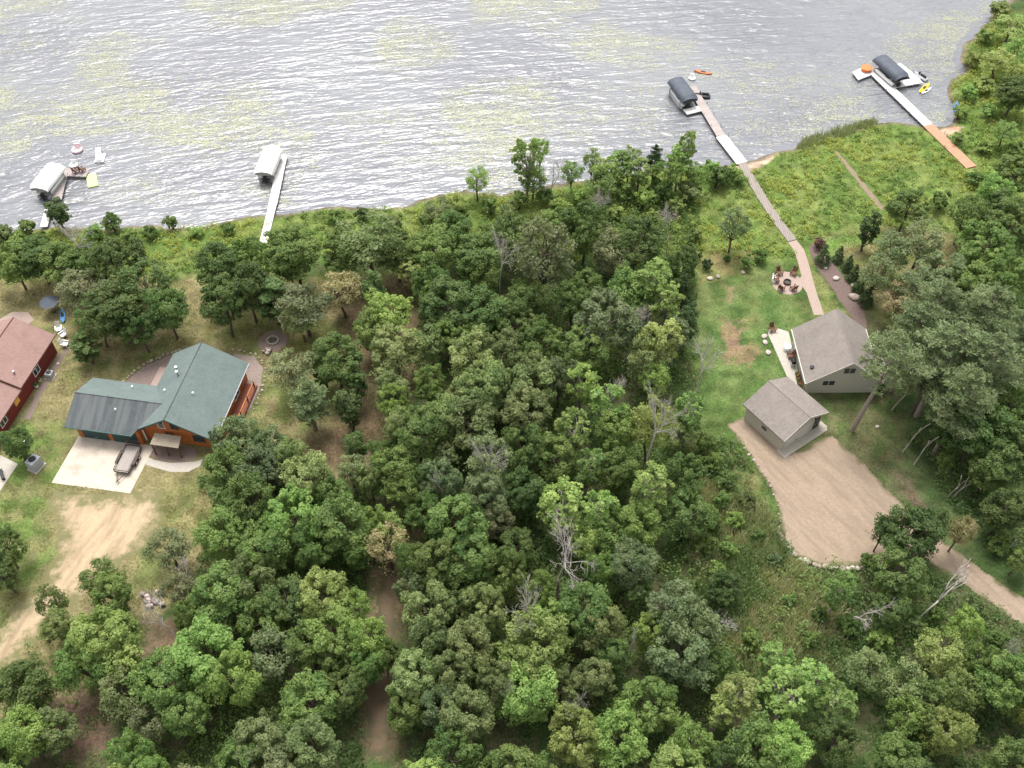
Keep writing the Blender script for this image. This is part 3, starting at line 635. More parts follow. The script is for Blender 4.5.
for (ax_, az_, bx_, bz_) in ((0, E2, W2 / 2, R2), (W2 / 2, R2, W2, E2)): f.slab([(ax_, -.05, az_ + .02), (bx_, -.05, bz_ + .02), (bx_, -.004, bz_ + .02), (ax_, -.004, az_ + .02)], .2)
f.build('gable_trim', M['trim_tan'], ro)
d = MB(); d.box((3.2, .42, 1.1), (4.2, .08, 2.2)); do = d.build('garage_door', M['garage_white'], ga)
d = MB(); d.box((3.2, .36, .35), (.35, .05, .05)); d.build('handle', M['dark'], do)
d = MB(); d.box((6.6, .42, 1.05), (.95, .08, 2.1)); do = d.build('side_door', M['dark'], ga)
d = MB(); d.ball((6.25, .35, 1.0), .05); d.build('handle', M['metal'], do)
window(ga, (.4, 3.4, 1.5), .9, .7, (-1, 0), M['trim_tan'], 1)
for xx in (.75, 6.0): d = MB(); d.box((xx, .36, 2.35), (.16, .16, .24)); d.build('wall_lamp', M['dark'], ga)
sl = MB(); sl.prism([(.1, -.75), (7.6, -.75), (8.05, -.3), (8.05, .8), (.35, .8), (.1, .5)], -.1, .07)
so = sl.build('garage_apron', M['concrete_lt']); so.location = (32.94, 72.51, 0); so.rotation_euler = (0, 0, GA2); tag(so, kind='structure')

# ------------------------------------------------------------------ red house at the left edge
rh = thing('red_house', 'barn red house with brown pink shingle roof at the left edge', 'house', (-61.9, 81.3, 0), R(-10.5))
# local: x to the right, y away; right eave on x=0 running from y=-9 to y=8.6
HE, HR, HX = 3.0, 5.4, -5.0
w = MB(); w.prism([(-9.6, -8.4), (-.55, -8.4), (-.55, 8.2), (-9.6, 8.2)], 0, HE - .02)
w.add([(-9.6, 8.2, HE - .02), (-.55, 8.2, HE - .02), (HX, 8.2, HR - .2)], [(0, 1, 2)]); w.build('wall', M['siding_red'], rh)
r_ = MB(); r_.slab([(HX, -.6, HR), (0, -.6, HE), (0, 8.7, HE), (HX, 8.7, HR)], .18); r_.slab([(-10, -.6, HE), (HX, -.6, HR), (HX, 8.7, HR), (-10, 8.7, HE)], .18)
r_.slab([(HX, -9, HR - .35), (0, -9, HE - .25), (0, -.62, HE - .25), (HX, -.62, HR - .35)], .18); r_.slab([(-10, -9, HE - .25), (HX, -9, HR - .35), (HX, -.62, HR - .35), (-10, -.62, HE - .25)], .18)
ro = r_.build('roof', M['roof_brown'], rh)
r_ = MB(); r_.tube((HX, -.6, HR), (HX, 8.7, HR), .09, n=5); r_.tube((HX, -.62, HR - .02), (0, -.62, HE + .02), .08, n=5); r_.build('ridge_cap', M['wood_dark'], ro)
f = MB(); f.tube((-1.4, 1.0, HE + .5), (-1.4, 1.0, HE + 1.2), .14, .14, 8); f.build('flue', M['metal'], ro)
d = MB(); d.box((-.5, -1.7, 1.9), (.1, 1.0, 1.5)); d.build('shutter', M['amber'], rh)
window(rh, (-.55, 3.5, 1.6), 1.3, 1.0, (1, 0), M['white'], 2)
window(rh, (-.55, -5.0, 1.6), 1.3, 1.0, (1, 0), M['white'], 2)
f = MB(); f.box((-8.6, 6.2, HE - .35), (3.4, 3.8, .12)); f.build('porch_roof', M['concrete_lt'], rh)
for yy in (4.5, 8.0): f = MB(); f.box((-10.1, yy, 1.3), (.14, .14, 2.6)); f.build('porch_post', M['white'], rh)
plate('house_path', wpoly([(63, 352), (70, 342), (72, 344), (40, 398), (30, 420), (24, 418), (36, 395), (58, 356)]), -.1, .012, M['paver_brown'])
plate('neighbour_driveway', wpoly([(-60, 440), (0, 455), (18, 464), (-2, 494), (-60, 560)]), -.1, .02, M['concrete_lt'])
plate('rear_patio', wpoly([(-5, 322), (12, 312), (28, 312), (34, 320), (20, 330), (0, 332)]), -.1, .02, M['paver_pink'])

def box_unit(name, label, cat, x, y, rz, mat, s=(.9, .9, .8), top=None):
    t = thing(name, label, cat, (x, y, 0), rz)
    a = MB(); a.box((0, 0, .06), (s[0] + .3, s[1] + .3, .12)); a.build('pad', M['concrete_lt'], t)
    a = MB(); a.box((0, 0, .12 + s[2] / 2), s); a.build('casing', mat, t, bevel=.05)
    a = MB(); a.disc((0, 0, .12 + s[2]), s[0] * .38, .05, 16); a.build('fan_grille', M['dark'], t)
    return t
box_unit('air_conditioner', 'grey air conditioner on its pad beside the red house wall', 'air conditioner', *G(51, 377), R(-10), M['grey'])
box_unit('utility_cabinet', 'pale grey cabinet on the grass by the dark bush, left of the concrete pad', 'cabinet', *G(37, 467), R(-25), M['grey'], (1.2, 1.5, 1.5))
cmt = thing('water_heater_lid', 'small white bin standing on the grass above the grey cabinet', 'bin', (*G(27, 446), 0))
cmt.name = 'waste_bin'
a = MB(); a.tube((0, 0, 0), (0, 0, .7), .26, .32, 12); a.build('bin_body', M['white'], cmt); a = MB(); a.disc((0, 0, .7), .35, .06, 12); a.build('lid', M['white'], cmt)
bench = thing('log_bench', 'short black bench lying on the pale driveway at the left edge', 'bench', (*G(3, 476), .02), R(-60))
a = MB(); a.box((0, 0, .42), (1.6, .4, .08)); a.build('seat', M['dark'], bench)
for sx in (-.65, .65): a = MB(); a.box((sx, 0, .19), (.1, .36, .38)); a.build('leg', M['dark'], bench)

def flower_pot(x, y, label, s=1.0, mat='white'):
    t = thing('flower_pot', label, 'flower pot', (x, y, 0), 0, None); t.scale = (s, s, s)
    a = MB(); a.tube((0, 0, 0), (0, 0, .35), .18, .26, 10); a.build('pot', M[mat], t)
    a = MB()
    for k in range(26):
        q = random.random() * 6.28; rr = random.uniform(0, .3); a.ball((math.cos(q) * rr, math.sin(q) * rr, .4 + random.uniform(0, .22)), .09, n=5, m=3)
    o = a.build('plant', LF['mid'], t); return t
flower_pot(*G(37, 387), 'white flower pot beside the red wall, nearer the yellow shutter', 1.2)
flower_pot(*G(40, 381), 'white flower pot beside the red wall, nearer the air conditioner', 1.0)

# ------------------------------------------------------------------ stones
def make_chair(label, group, mat):
    t = thing('lawn_chair', label, 'chair', (0, 0, 0), 0, group)
    a = MB(); a.box((0, 0, .36), (.6, .6, .06), tilt=.12); a.build('seat', M[mat], t)
    a = MB()
    for k in range(5): a.box((-.24 + .12 * k, .36, .72), (.1, .04, .8), tilt=-.3)
    a.build('backrest', M[mat], t)
    for sx in (-1, 1):
        a = MB(); a.box((sx * .33, 0, .58), (.12, .7, .04)); a.build('armrest', M[mat], t)
        for sy in (-1, 1): a = MB(); a.box((sx * .3, sy * .28, .28), (.06, .08, .56)); a.build('leg', M[mat], t)
    return t
def kayak(label, u, v, ang, mat, s=1.0, z=WATER_Z):
    t = thing('kayak', label, 'kayak', (*G(u, v, z), z + .02), ang); t.scale = (s, s, s)
    st = [(-1.6, .03, .3), (-1.1, .26, .26), (-.3, .36, .24), (.4, .36, .24), (1.1, .24, .27), (1.6, .03, .32)]; vs = []
    for (yy, hw, zz) in st: vs += [(-hw * .5, yy, 0), (-hw, yy, zz * .7), (-hw * .6, yy, zz), (hw * .6, yy, zz), (hw, yy, zz * .7), (hw * .5, yy, 0)]
    fs = [(i * 6 + k, i * 6 + (k + 1) % 6, (i + 1) * 6 + (k + 1) % 6, (i + 1) * 6 + k) for i in range(5) for k in range(6)] + [tuple(range(6)), tuple(range(30, 36))[::-1]]
    a = MB(); a.add(vs, fs); a.build('hull', M[mat], t); a = MB(); a.box((0, 0, .25), (.4, .9, .03)); a.build('cockpit', M['black'], t)
    return t
um = thing('patio_umbrella', 'dark grey patio umbrella behind the red house under the trees', 'umbrella', (*G(54, 312), 0))
a = MB(); a.tube((0, 0, 0), (0, 0, 2.3), .04); a.build('pole', M['metal'], um)
a = MB(); a.tube((0, 0, 1.95), (0, 0, 2.45), 1.35, .05, 8); a.build('canopy', M['canvas_d'], um)
a = MB(); a.disc((0, 0, 0), .3, .08, 12); a.build('base', M['dark'], um)
kayak('pale blue kayak lying in the grass beside the grey umbrella', 63, 316, R(20), 'blue', 1.0, 0.0)
wc = make_chair('white lawn chair behind the red house, nearest the grey umbrella', 'white chairs behind the red house', 'white')
for i, (u, v, rz, lb) in enumerate([(60, 331, 20, ''), (64, 337, -40, 'white lawn chair behind the red house, middle one of three'), (66, 346, 80, 'white lawn chair behind the red house, nearest the red wall corner')]):
    c_ = wc if i == 0 else copy_tree(wc); c_.location = (*G(u, v), 0); c_.rotation_euler = (0, 0, R(rz)); c_.scale = (1.2,) * 3
    if lb: c_['label'] = lb
stone_meshes = []
for k in range(5):
    rr = random.Random(k + 5); mb = MB(); mb.ball((0, 0, .1), .28, 1.2, .9, .75, 8, 5, .13, rr); stone_meshes.append(mb.mesh('stone', M['stone'] if k % 2 else M['stone_d'], True))
def stones(line_px, gap, label, group, size=(.6, 1.15), z=0.0):
    P = [Vector(p) for p in wpoly(line_px)]; i = 0; d = 0.0
    for a, b_ in zip(P[:-1], P[1:]):
        Ln = (b_ - a).length
        while d < Ln:
            q = a.lerp(b_, d / Ln); s = random.uniform(*size)
            o = link('edging_stone', random.choice(stone_meshes)); o.location = (q.x + random.uniform(-.12, .12), q.y + random.uniform(-.12, .12), z)
            o.rotation_euler = (0, 0, random.random() * 6.28); o.scale = (s, s, s * random.uniform(.8, 1.1))
            tag(o, label, 'stone', group); d += gap * random.uniform(.75, 1.4)
        d -= Ln
stones([(744, 448), (757, 466), (772, 488), (779, 510), (779, 526)], .85, 'field stone in the edging line along the upper left gravel lot', 'stones edging the gravel lot, upper stretch', (.45, .9))
stones([(778, 528), (783, 543), (797, 558), (820, 567), (850, 569), (865, 568)], .55, 'large rounded field stone edging the lower left curve of the gravel lot', 'stones edging the gravel lot, lower curve', (.9, 1.5))
stones([(119, 387), (128, 377), (146, 363), (166, 355), (182, 350)], .55, 'pale stone edging the gravel bed behind the log house', 'stones edging the bed behind the log house', (.5, .85))
stones([(234, 350), (256, 354), (266, 368), (263, 387), (253, 410)], .7, 'pale stone edging the strip right of the log house deck', 'stones edging the strip by the deck', (.5, .8))
stones([(938, 136), (950, 130), (964, 127)], .6, 'white stone on the small red sand landing', 'stones on the sand landing', (.6, 1.0), -.15)
for (u, v, lb, s) in [(790, 197+75, 0, 0)]: pass
for (u, v, lb, s, mt) in [(825, 268, 'small white boulder at the upper end of the mulch bed', 1.2, 1), (836, 279, 'white boulder in the middle of the mulch bed', 1.7, 1), (854, 298, 'broad brown boulder at the lower end of the mulch bed', 2.6, 0),
                          (853, 286, 'tan boulder between the evergreen shrubs and the mulch', 1.6, 0), (764, 337, 'white lawn stone nearest the round patio', 1.5, 1), (765, 343, 'white lawn stone, middle of the three on the lawn', 1.4, 1),
                          (768, 353, 'white lawn stone, lowest of the three on the lawn', 1.5, 1), (710, 279, 'white boulder at the top left corner of the lawn', 1.5, 1), (718, 277, 'grey boulder beside the white one at the lawn corner', 1.3, 0), (743, 273, 'brown boulder at the upper lawn edge', 1.3, 0),
                          (877, 427, 'lone white stone on the grass right of the tan house', .9, 1), (58, 364, 'pale stone in the grass near the red house path', .8, 1)]:
    o = link('boulder', stone_meshes[1 if mt else 2]); o.location = (*G(u, v), 0); o.scale = (s, s, s * .8); o.rotation_euler = (0, 0, u); tag(o, lb, 'boulder')
# fire ring of the log house
fp = thing('fire_ring', 'dark fire ring on a brown gravel circle right of the log house', 'fire pit', (*G(273, 341), 0))
a = MB(); a.disc((0, 0, -.05), 2.0, .07, 28); a.build('gravel_circle', M['paver_brown'], fp)
a = MB()
for k in range(14): a.ball((math.cos(k * .449) * .75, math.sin(k * .449) * .75, .15), .2, n=6, m=4)
a.build('stone_ring', M['stone_d'], fp); a = MB(); a.disc((0, 0, .02), .62, .08, 14); a.build('ash_bed', M['soot'], fp)
def pile(name, label, cat, u, v, n, mats, s=.3, spread=.8, kindb='block'):
    t = thing(name, label, cat, (*G(u, v), 0))
    rr = random.Random(u)
    for k in range(n):
        a = MB(); a.ball((rr.gauss(0, spread * .5), rr.gauss(0, spread * .5), s * .6 + rr.uniform(0, s)), s * rr.uniform(.7, 1.2), 1.2, .9, .8, 7, 4, .15, rr); a.build(kindb, M[mats[k % len(mats)]], t, True)
    return t
pile('stone_pile', 'small pile of pale stones below the fire ring by the log house', 'stone pile', 268, 352, 7, ['stone', 'stone_d'], .28, .7, 'stone')
pile('rubble_pile', 'pinkish white rubble pile in the clearing beside the leaning dead tree, lower left', 'rubble pile', 152, 602, 16, ['stone', 'pinkish', 'stone_d'], .3, 1.1, 'stone')

# ------------------------------------------------------------------ round patio with chairs
cx, cy = G(787, 283)
plate('round_patio', [(cx + 2.2 * math.cos(a), cy + 2.35 * math.sin(a)) for a in np.linspace(0, 2 * PI, 33)[:-1]], -.1, .022, M['paver_pink'])
link_w = [G(800, 277), G(808, 275), G(812, 290), G(806, 292), G(801, 284)]
plate('patio_link', link_w, -.1, .018, M['paver_pink'])
fr = thing('fire_ring', 'black steel fire ring in the middle of the round patio', 'fire pit', (cx, cy, .02))
a = MB(); n_ = 20
vs = []; fs = []
for k in range(n_):
    c_, s_ = math.cos(2 * PI * k / n_), math.sin(2 * PI * k / n_)
    vs += [(.55 * c_, .55 * s_, 0), (.55 * c_, .55 * s_, .35), (.45 * c_, .45 * s_, .35), (.45 * c_, .45 * s_, 0)]
for k in range(n_):
    p, q = 4 * k, 4 * ((k + 1) % n_)
    for e_ in range(3): fs.append((p + e_, q + e_, q + e_ + 1, p + e_ + 1))
a.add(vs, fs); a.build('ring', M['rust_metal'], fr); a = MB(); a.disc((0, 0, 0), .44, .12, 16); a.build('ash_bed', M['soot'], fr)

ch0 = make_chair('dark lawn chair at the top left of the round patio', 'chairs around the round patio', 'wood_dark')
seats = [(779, 275, 'dark lawn chair on the far left rim of the round patio'), (793, 275, 'dark lawn chair on the far right rim of the round patio, toward the lake'),
         (776, 282, 'dark lawn chair on the left rim of the round patio'), (781, 290, 'dark lawn chair on the near left rim of the round patio'), (793, 290, 'dark lawn chair on the near right rim of the round patio')]
for i, (u, v, lb) in enumerate(seats):
    x, y = G(u, v); c_ = ch0 if i == 0 else copy_tree(ch0)
    c_.location = (x, y, .022); c_.rotation_euler = (0, 0, math.atan2(y - cy, x - cx) - PI / 2); c_['label'] = lb; c_.scale = (1.15,) * 3
wb = thing('storage_bench', 'white bench seat on the left rim of the round patio', 'bench', (*G(773.5, 281), .022), R(75))
a = MB(); a.box((0, 0, .42), (1.2, .5, .08)); a.build('seat', M['white'], wb)
for sx in (-.5, .5): a = MB(); a.box((sx, 0, .19), (.1, .45, .38)); a.build('leg', M['white'], wb)
a = MB(); a.box((0, .26, .7), (1.2, .06, .5)); a.build('backrest', M['white'], wb)

# terrace items at the tan house
ch = copy_tree(ch0); ch.location = (37.1, 88.5, .03); ch.rotation_euler = (0, 0, R(-80)); ch['label'] = 'dark chair on the pale terrace against the tan house'; ch['group'] = 'chairs on the terrace'
ch = copy_tree(ch0); ch.location = (35.5, 93.3, .03); ch.rotation_euler = (0, 0, R(20)); ch['label'] = 'dark chair at the lake end of the pale terrace'; ch['group'] = 'chairs on the terrace'
gr = thing('barbecue_grill', 'black barbecue grill on the pale terrace by the tan house', 'grill', (37.15, 87.1, .03), R(90))
a = MB(); a.box((0, 0, .8), (.8, .5, .25)); a.build('firebox', M['black'], gr); a = MB(); a.tube((-.4, 0, .95), (.4, 0, .95), .26, .26, 10); a.build('lid', M['black'], gr)
for sx in (-.35, .35):
    for sy in (-.2, .2): a = MB(); a.box((sx, sy, .34), (.05, .05, .68)); a.build('leg', M['dark'], gr)
tb = thing('patio_table', 'round white table on the pale terrace left of the tan house', 'table', (36.9, 89.9, .03))
a = MB(); a.disc((0, 0, .7), .5, .04, 18); a.build('tabletop', M['white'], tb); a = MB(); a.tube((0, 0, 0), (0, 0, .7), .05); a.disc((0, 0, 0), .28, .04, 12); a.build('pedestal', M['metal'], tb)
pb = thing('planter_box', 'long brown flower planter along the tan house wall', 'planter', (37.45, 83.9, .03))
a = MB(); a.box((0, 0, .2), (.4, 3.6, .4)); a.build('box', M['wood_dark'], pb)
a = MB()
for k in range(80): a.ball((random.uniform(-.2, .2), random.uniform(-1.7, 1.7), random.uniform(.4, .65)), .1, n=5, m=3)
a.build('flowers', LF['mid'], pb)
a = MB()
for k in range(22): a.ball((random.uniform(-.2, .2), random.uniform(-1.7, 1.7), random.uniform(.6, .72)), .07, n=5, m=3)
a.build('blossoms', M['orange'], pb)

# ------------------------------------------------------------------ docks
def dock_strip(parent, name, p, q, wdt, mat, z=.15, h=.14):
    """one straight deck run between two local points; boards across the run"""
    p, q = Vector(p), Vector(q); d = q - p; L_ = d.length
    a = MB(); a.box((L_ / 2, 0, 0), (L_, wdt, h)); o = a.build(name, mat, parent); o.location = (p.x, p.y, z); o.rotation_euler = (0, 0, math.atan2(d.y, d.x)); return o
def dock_posts(parent, pts, top=.5, r=.05, mat='metal'):
    for (x, y) in pts:
        a = MB(); a.tube((x, y, -2.0), (x, y, top), r, r, 6); a.build('post', M[mat], parent)
def runposts(p, q, wdt, n):
    p, q = Vector(p), Vector(q); d = (q - p).normalized(); nn = Vector((-d.y, d.x)); out = []
    for k in range(n):
        c = p.lerp(q, (k + .5) / n)
        for s in (-1, 1): out.append(tuple(c + nn * s * (wdt / 2 + .04)))
    return out

def boat_lift(label, group, x, y, ang, canvas, W=2.9, Lh=6.3, cat='boat lift'):
    """canopy lift: y axis along the boat; origin at canopy centre on the water"""
    t = thing('boat_lift', label, cat, (x, y, WATER_Z), ang, group)
    a = MB(); prof = [(-W / 2, 2.0), (-W / 2, 2.35), (-W * .42, 2.72), (-W * .22, 2.92), (0, 2.98), (W * .22, 2.92), (W * .42, 2.72), (W / 2, 2.35), (W / 2, 2.0)]
    ys = [-Lh / 2, -Lh / 2 + .35, -Lh / 4, 0, Lh / 4, Lh / 2 - .35, Lh / 2]; n = len(prof); vs = []
    for i, yy in enumerate(ys):
        drop = .45 if i in (0, len(ys) - 1) else (.0 if i % 2 else -.03)
        for (px_, pz) in prof: vs.append((px_ * (.97 if i in (0, 6) else 1), yy, pz - (drop * (1 if pz > 2.3 else 0))))
    fs = [(i * n + k, i * n + k + 1, (i + 1) * n + k + 1, (i + 1) * n + k) for i in range(len(ys) - 1) for k in range(n - 1)]
    fs += [tuple(range(n)), tuple(range((len(ys) - 1) * n, len(ys) * n))[::-1]]
    a.add(vs, fs); a.build('canopy', M[canvas], t, True)
    for sx in (-1, 1):
        for sy in (-1, 1): p = MB(); p.tube((sx * W * .45, sy * Lh * .33, -1.6), (sx * W * .45, sy * Lh * .33, 2.3), .06, .06, 6); p.build('post', M['metal'], t)
        p = MB(); p.box((sx * W * .45, 0, .25), (.1, Lh * .7, .12)); p.build('side_rail', M['metal'], t)
    p = MB(); p.box((0, -Lh * .33, .1), (W * .9, .12, .12)); p.box((0, Lh * .33, .1), (W * .9, .12, .12)); p.build('cross_beam', M['metal'], t)
    return t
def pontoon_boat(label, x, y, ang, Lh=5.6, W=2.3, trim='white'):
    t = thing('pontoon_boat', label, 'boat', (x, y, WATER_Z + .25), ang)
    for sx in (-1, 1): a = MB(); a.tube((sx * .85, -Lh / 2, .15), (sx * .85, Lh / 2 - .7, .15), .3, .3, 10); a.tube((sx * .85, Lh / 2 - .7, .15), (sx * .85, Lh / 2, .3), .3, .05, 10); a.build('pontoon', M['metal'], t)
    a = MB(); a.box((0, 0, .5), (W, Lh * .93, .1)); a.build('deck', M['carpet'], t)
    a = MB()
    for sx in (-1, 1): a.box((sx * W * .48, .1, .86), (.04, Lh * .8, .5))
    a.box((0, Lh * .42, .86), (W * .96, .04, .5)); a.build('railing', M[trim], t)
    for (sx, sy, ln) in ((-.8, .9, 2.0), (.8, .9, 2.0), (-.8, -1.9, 1.4)): a = MB(); a.box((sx, sy, .72), (.5, ln, .35)); a.box((sx * 1.25, sy, .95), (.14, ln, .35)); a.build('seat', M['white'], t)
    a = MB(); a.box((.6, -.9, .9), (.5, .5, .7)); a.build('console', M['grey'], t)
    a = MB(); a.box((0, -Lh / 2 - .15, .75), (.4, .45, .6)); a.box((0, -Lh / 2 - .15, .15), (.15, .2, .8)); a.build('outboard_motor', M['black'], t)
    return t
GL = 'covered boat lifts in the lake'
# dock 1 (far left)
o1 = G(66, 172, 0); d1 = thing('dock', 'L shaped grey dock with lime mat, at the far left shore', 'dock', (*o1, 0))
def loc(o, u, v): x, y = G(u, v, 0); return (x - o[0], y - o[1])
dock_strip(d1, 'deck_section', loc(o1, 64, 171), loc(o1, 57, 201), 1.5, M['grey_dock'])
dock_strip(d1, 'deck_section', (loc(o1, 64, 173)[0] - .3, loc(o1, 64, 173)[1]), loc(o1, 88, 174), 1.9, M['grey_dock'], .147)
dock_strip(d1, 'deck_section', loc(o1, 50, 206), loc(o1, 44, 228), 1.1, M['white_dock'])
dock_posts(d1, runposts(loc(o1, 64, 171), loc(o1, 57, 201), 1.5, 3) + runposts(loc(o1, 68, 173), loc(o1, 87, 174), 1.9, 2))
mat_ = thing('foam_mat', 'lime green foam mat hanging off the end of the L shaped dock', 'mat', (*G(91.5, 179, 0), WATER_Z), R(22))
a = MB(); a.box((0, 0, .12), (1.55, 3.4, .12)); a.build('pad', M['lime'], mat_, bevel=.04); a = MB(); a.box((0, 1.6, .2), (1.5, .15, .05)); a.build('strap', M['white'], mat_)
for i, (u, v, lb) in enumerate([(76, 172.5, 'dark chair on the L shaped dock, nearer the white canopy'), (83, 171.5, 'dark chair on the L shaped dock, nearer the lime mat')]):
    c_ = copy_tree(ch0); x, y = G(u, v, .2); c_.location = (x, y, .22); c_.rotation_euler = (0, 0, R(150)); c_['label'] = lb; c_['group'] = 'chairs on the L shaped dock'
p1 = Vector((-71.9, 124.1)); boat_lift('white canopied boat lift beside the L shaped dock', GL, p1.x, p1.y, R(-11), 'canvas_w', 3.1, 6.0)
pontoon_boat('pontoon boat under the white canopy at the far left dock', p1.x + .05, p1.y, R(-11), 5.4)
# dock 2
o2 = G(281, 157, 0); d2 = thing('dock', 'straight white dock left of centre with nothing on it', 'dock', (*o2, 0))
dock_strip(d2, 'deck_section', loc(o2, 283.5, 156), loc(o2, 273, 205), 1.35, M['white_dock']); dock_strip(d2, 'deck_section', loc(o2, 273, 205), loc(o2, 263, 246), 1.2, M['white_dock'], .146)
dock_posts(d2, runposts(loc(o2, 283.5, 156), loc(o2, 273, 205), 1.35, 6))
boat_lift('white canopied boat lift beside the straight white dock', GL, -38.4, 128.2, R(-6), 'canvas_w', 3.0, 6.4)
pontoon_boat('pontoon boat under the white canopy by the straight white dock', -38.4, 128.3, R(-6), 5.4)
# dock 3
o3 = G(700, 110, 0); d3 = thing('dock', 'long weathered dock with one white side finger, by the slate canopy', 'dock', (*o3, 0))
dock_strip(d3, 'deck_section', loc(o3, 692, 89), loc(o3, 721, 137), 1.5, M['grey_dock']); dock_strip(d3, 'deck_section', loc(o3, 721, 137), loc(o3, 742, 164), 1.9, M['white_dock'], .146)
dock_strip(d3, 'finger', loc(o3, 701, 109), loc(o3, 685, 113), 1.5, M['white_dock'], .142); dock_strip(d3, 'finger', loc(o3, 691, 91), loc(o3, 698, 90), 2.0, M['grey_dock'], .142)
dock_posts(d3, runposts(loc(o3, 692, 90), loc(o3, 742, 164), 1.7, 7))
boat_lift('slate canopied boat lift beside the long weathered dock', GL, 29.0, 147.6, R(18), 'canvas_d', 2.9, 6.4)
pontoon_boat('pontoon boat under the slate canopy by the long weathered dock', 28.9, 147.6, R(18), 5.4)
# dock 4
o4 = G(888, 88, 0); d4 = thing('dock', 'branched white dock with square end platform, at the right', 'dock', (*o4, 0))
dock_strip(d4, 'deck_section', loc(o4, 871, 71), loc(o4, 928, 126), 1.7, M['white_dock'])
a = MB(); pl = [loc(o4, 852, 73), loc(o4, 863, 68), loc(o4, 873, 75), loc(o4, 858, 81)]; a.prism(pl, .076, .224); a.build('platform', M['white_dock'], d4)
dock_strip(d4, 'finger', loc(o4, 888, 87), loc(o4, 920, 81), 1.7, M['white_dock'], .146); dock_strip(d4, 'finger', loc(o4, 897, 65), loc(o4, 917, 81), 1.5, M['white_dock'], .142)
dock_posts(d4, runposts(loc(o4, 872, 72), loc(o4, 926, 124), 1.7, 7) + runposts(loc(o4, 890, 87), loc(o4, 917, 81), 1.7, 2))
a = MB(); rb = dock_strip(d4, 'boardwalk', loc(o4, 928, 126), loc(o4, 971, 168), 1.9, M['red_dock'], .12)
boat_lift('black canopied boat lift inside the branched white dock', GL, 66.0, 154.2, R(22), 'canvas_d', 2.9, 6.9)
pontoon_boat('pontoon boat under the dark canopy inside the branched white dock', 65.8, 153.8, R(22), 5.6)
ob = thing('plastic_tub', 'round orange tub on the square dock platform', 'tub', (*G(866, 70, .3), .224))
a = MB(); a.tube((0, 0, 0), (0, 0, .55), .75, .95, 14); a.build('shell', M['orange'], ob); a = MB(); a.tube((0, 0, .5), (0, 0, .6), 1.0, 1.0, 14); a.build('rim', M['orange'], ob)

def jet_ski(label, u, v, ang, mat):
    t = thing('jet_ski', label, 'jet ski', (*G(u, v, WATER_Z), WATER_Z + .05), ang, 'jet skis moored at the docks')
    a = MB(); n = 8; st = [(-1.4, .45, .25), (-.8, .58, .38), (.3, .55, .42), (1.0, .38, .45), (1.6, .05, .5)]; vs = []
    for (yy, hw, zz) in st: vs += [(-hw, yy, .05), (-hw, yy, zz), (-hw * .5, yy, zz + .12), (hw * .5, yy, zz + .12), (hw, yy, zz), (hw, yy, .05)]
    fs = [(i * 6 + k, i * 6 + (k + 1) % 6, (i + 1) * 6 + (k + 1) % 6, (i + 1) * 6 + k) for i in range(4) for k in range(6)] + [tuple(range(6)), tuple(range(24, 30))[::-1]]
    a.add(vs, fs); a.build('hull', M[mat], t)
    a = MB(); a.box((0, -.5, .68), (.34, 1.2, .28)); a.build('seat', M['black'], t, bevel=.06)
    a = MB(); a.tube((-.35, .35, .95), (.35, .35, .95), .04); a.box((0, .4, .78), (.3, .25, .35)); a.build('handlebar', M['dark'], t)
    return t
jet_ski('black and grey jet ski at the tip of the branched white dock', 920, 78, R(35), 'grey')
jet_ski('dark jet ski tucked behind the slate canopy at the long dock', 702, 97, R(80), 'dark')
kayak('yellow kayak floating beside the jet ski and branched dock', 924, 89, R(-42), 'yellow', 1.15)
kayak('white paddleboat shaped kayak floating just under the yellow one', 926, 91.5, R(-50), 'white', .9)
kayak('blue and white kayak pulled into the bushes at the right shore', 956, 108, R(-20), 'blue', 1.1, WATER_Z)
kayak('orange kayak floating beyond the slate canopy', 703, 73, R(70), 'orange', 1.0)
def swim_float(label, u, v, mat, s=1.0):
    t = thing('swim_float', label, 'swim float', (*G(u, v, WATER_Z), WATER_Z), 0, 'floats anchored off the docks'); t.scale = (s, s, s)
    a = MB(); n_ = 14; vs = []; fs = []
    for i in range(n_):
        for k in range(6):
            q = 2 * PI * i / n_; w_ = 2 * PI * k / 6; rr = .62 + .22 * math.cos(w_); vs.append((rr * math.cos(q), rr * math.sin(q), .2 + .22 * math.sin(w_)))
    for i in range(n_):
        for k in range(6): fs.append((i * 6 + k, ((i + 1) % n_) * 6 + k, ((i + 1) % n_) * 6 + (k + 1) % 6, i * 6 + (k + 1) % 6))
    a.add(vs, fs); a.build('tube', M[mat], t, True); a = MB(); a.disc((0, 0, .08), .45, .06, 12); a.build('floor', M['white'], t); a = MB(); a.box((0, .6, .65), (.9, .2, .6)); a.build('backrest', M[mat], t)
    return t
swim_float('pale pink swim float beyond the L shaped dock', 77.5, 151, 'pinkish', 1.1)
swim_float('small white swim float against the L shaped dock', 74, 166, 'white', .9)
swim_float('white swim float by the orange kayak', 692, 79, 'white', .8)
rf_ = thing('swim_raft', 'tall white swim raft standing in the water right of the pink float', 'raft', (*G(100.5, 159, WATER_Z), WATER_Z), R(5))
a = MB(); a.box((0, 0, .15), (1.5, 2.2, .3)); a.build('deck', M['white'], rf_, bevel=.05); a = MB(); a.slab([(-.45, -1.0, .5), (.45, -1.0, .5), (.45, .9, 1.7), (-.45, .9, 1.7)], .1); a.build('slide', M['white'], rf_)
a = MB(); a.tube((-.3, 1.0, .3), (-.3, 1.0, 1.9), .04); a.tube((.3, 1.0, .3), (.3, 1.0, 1.9), .04)
for k in range(4): a.tube((-.3, 1.0, .5 + .35 * k), (.3, 1.0, .5 + .35 * k), .03)
a.build('ladder', M['dark'], rf_)

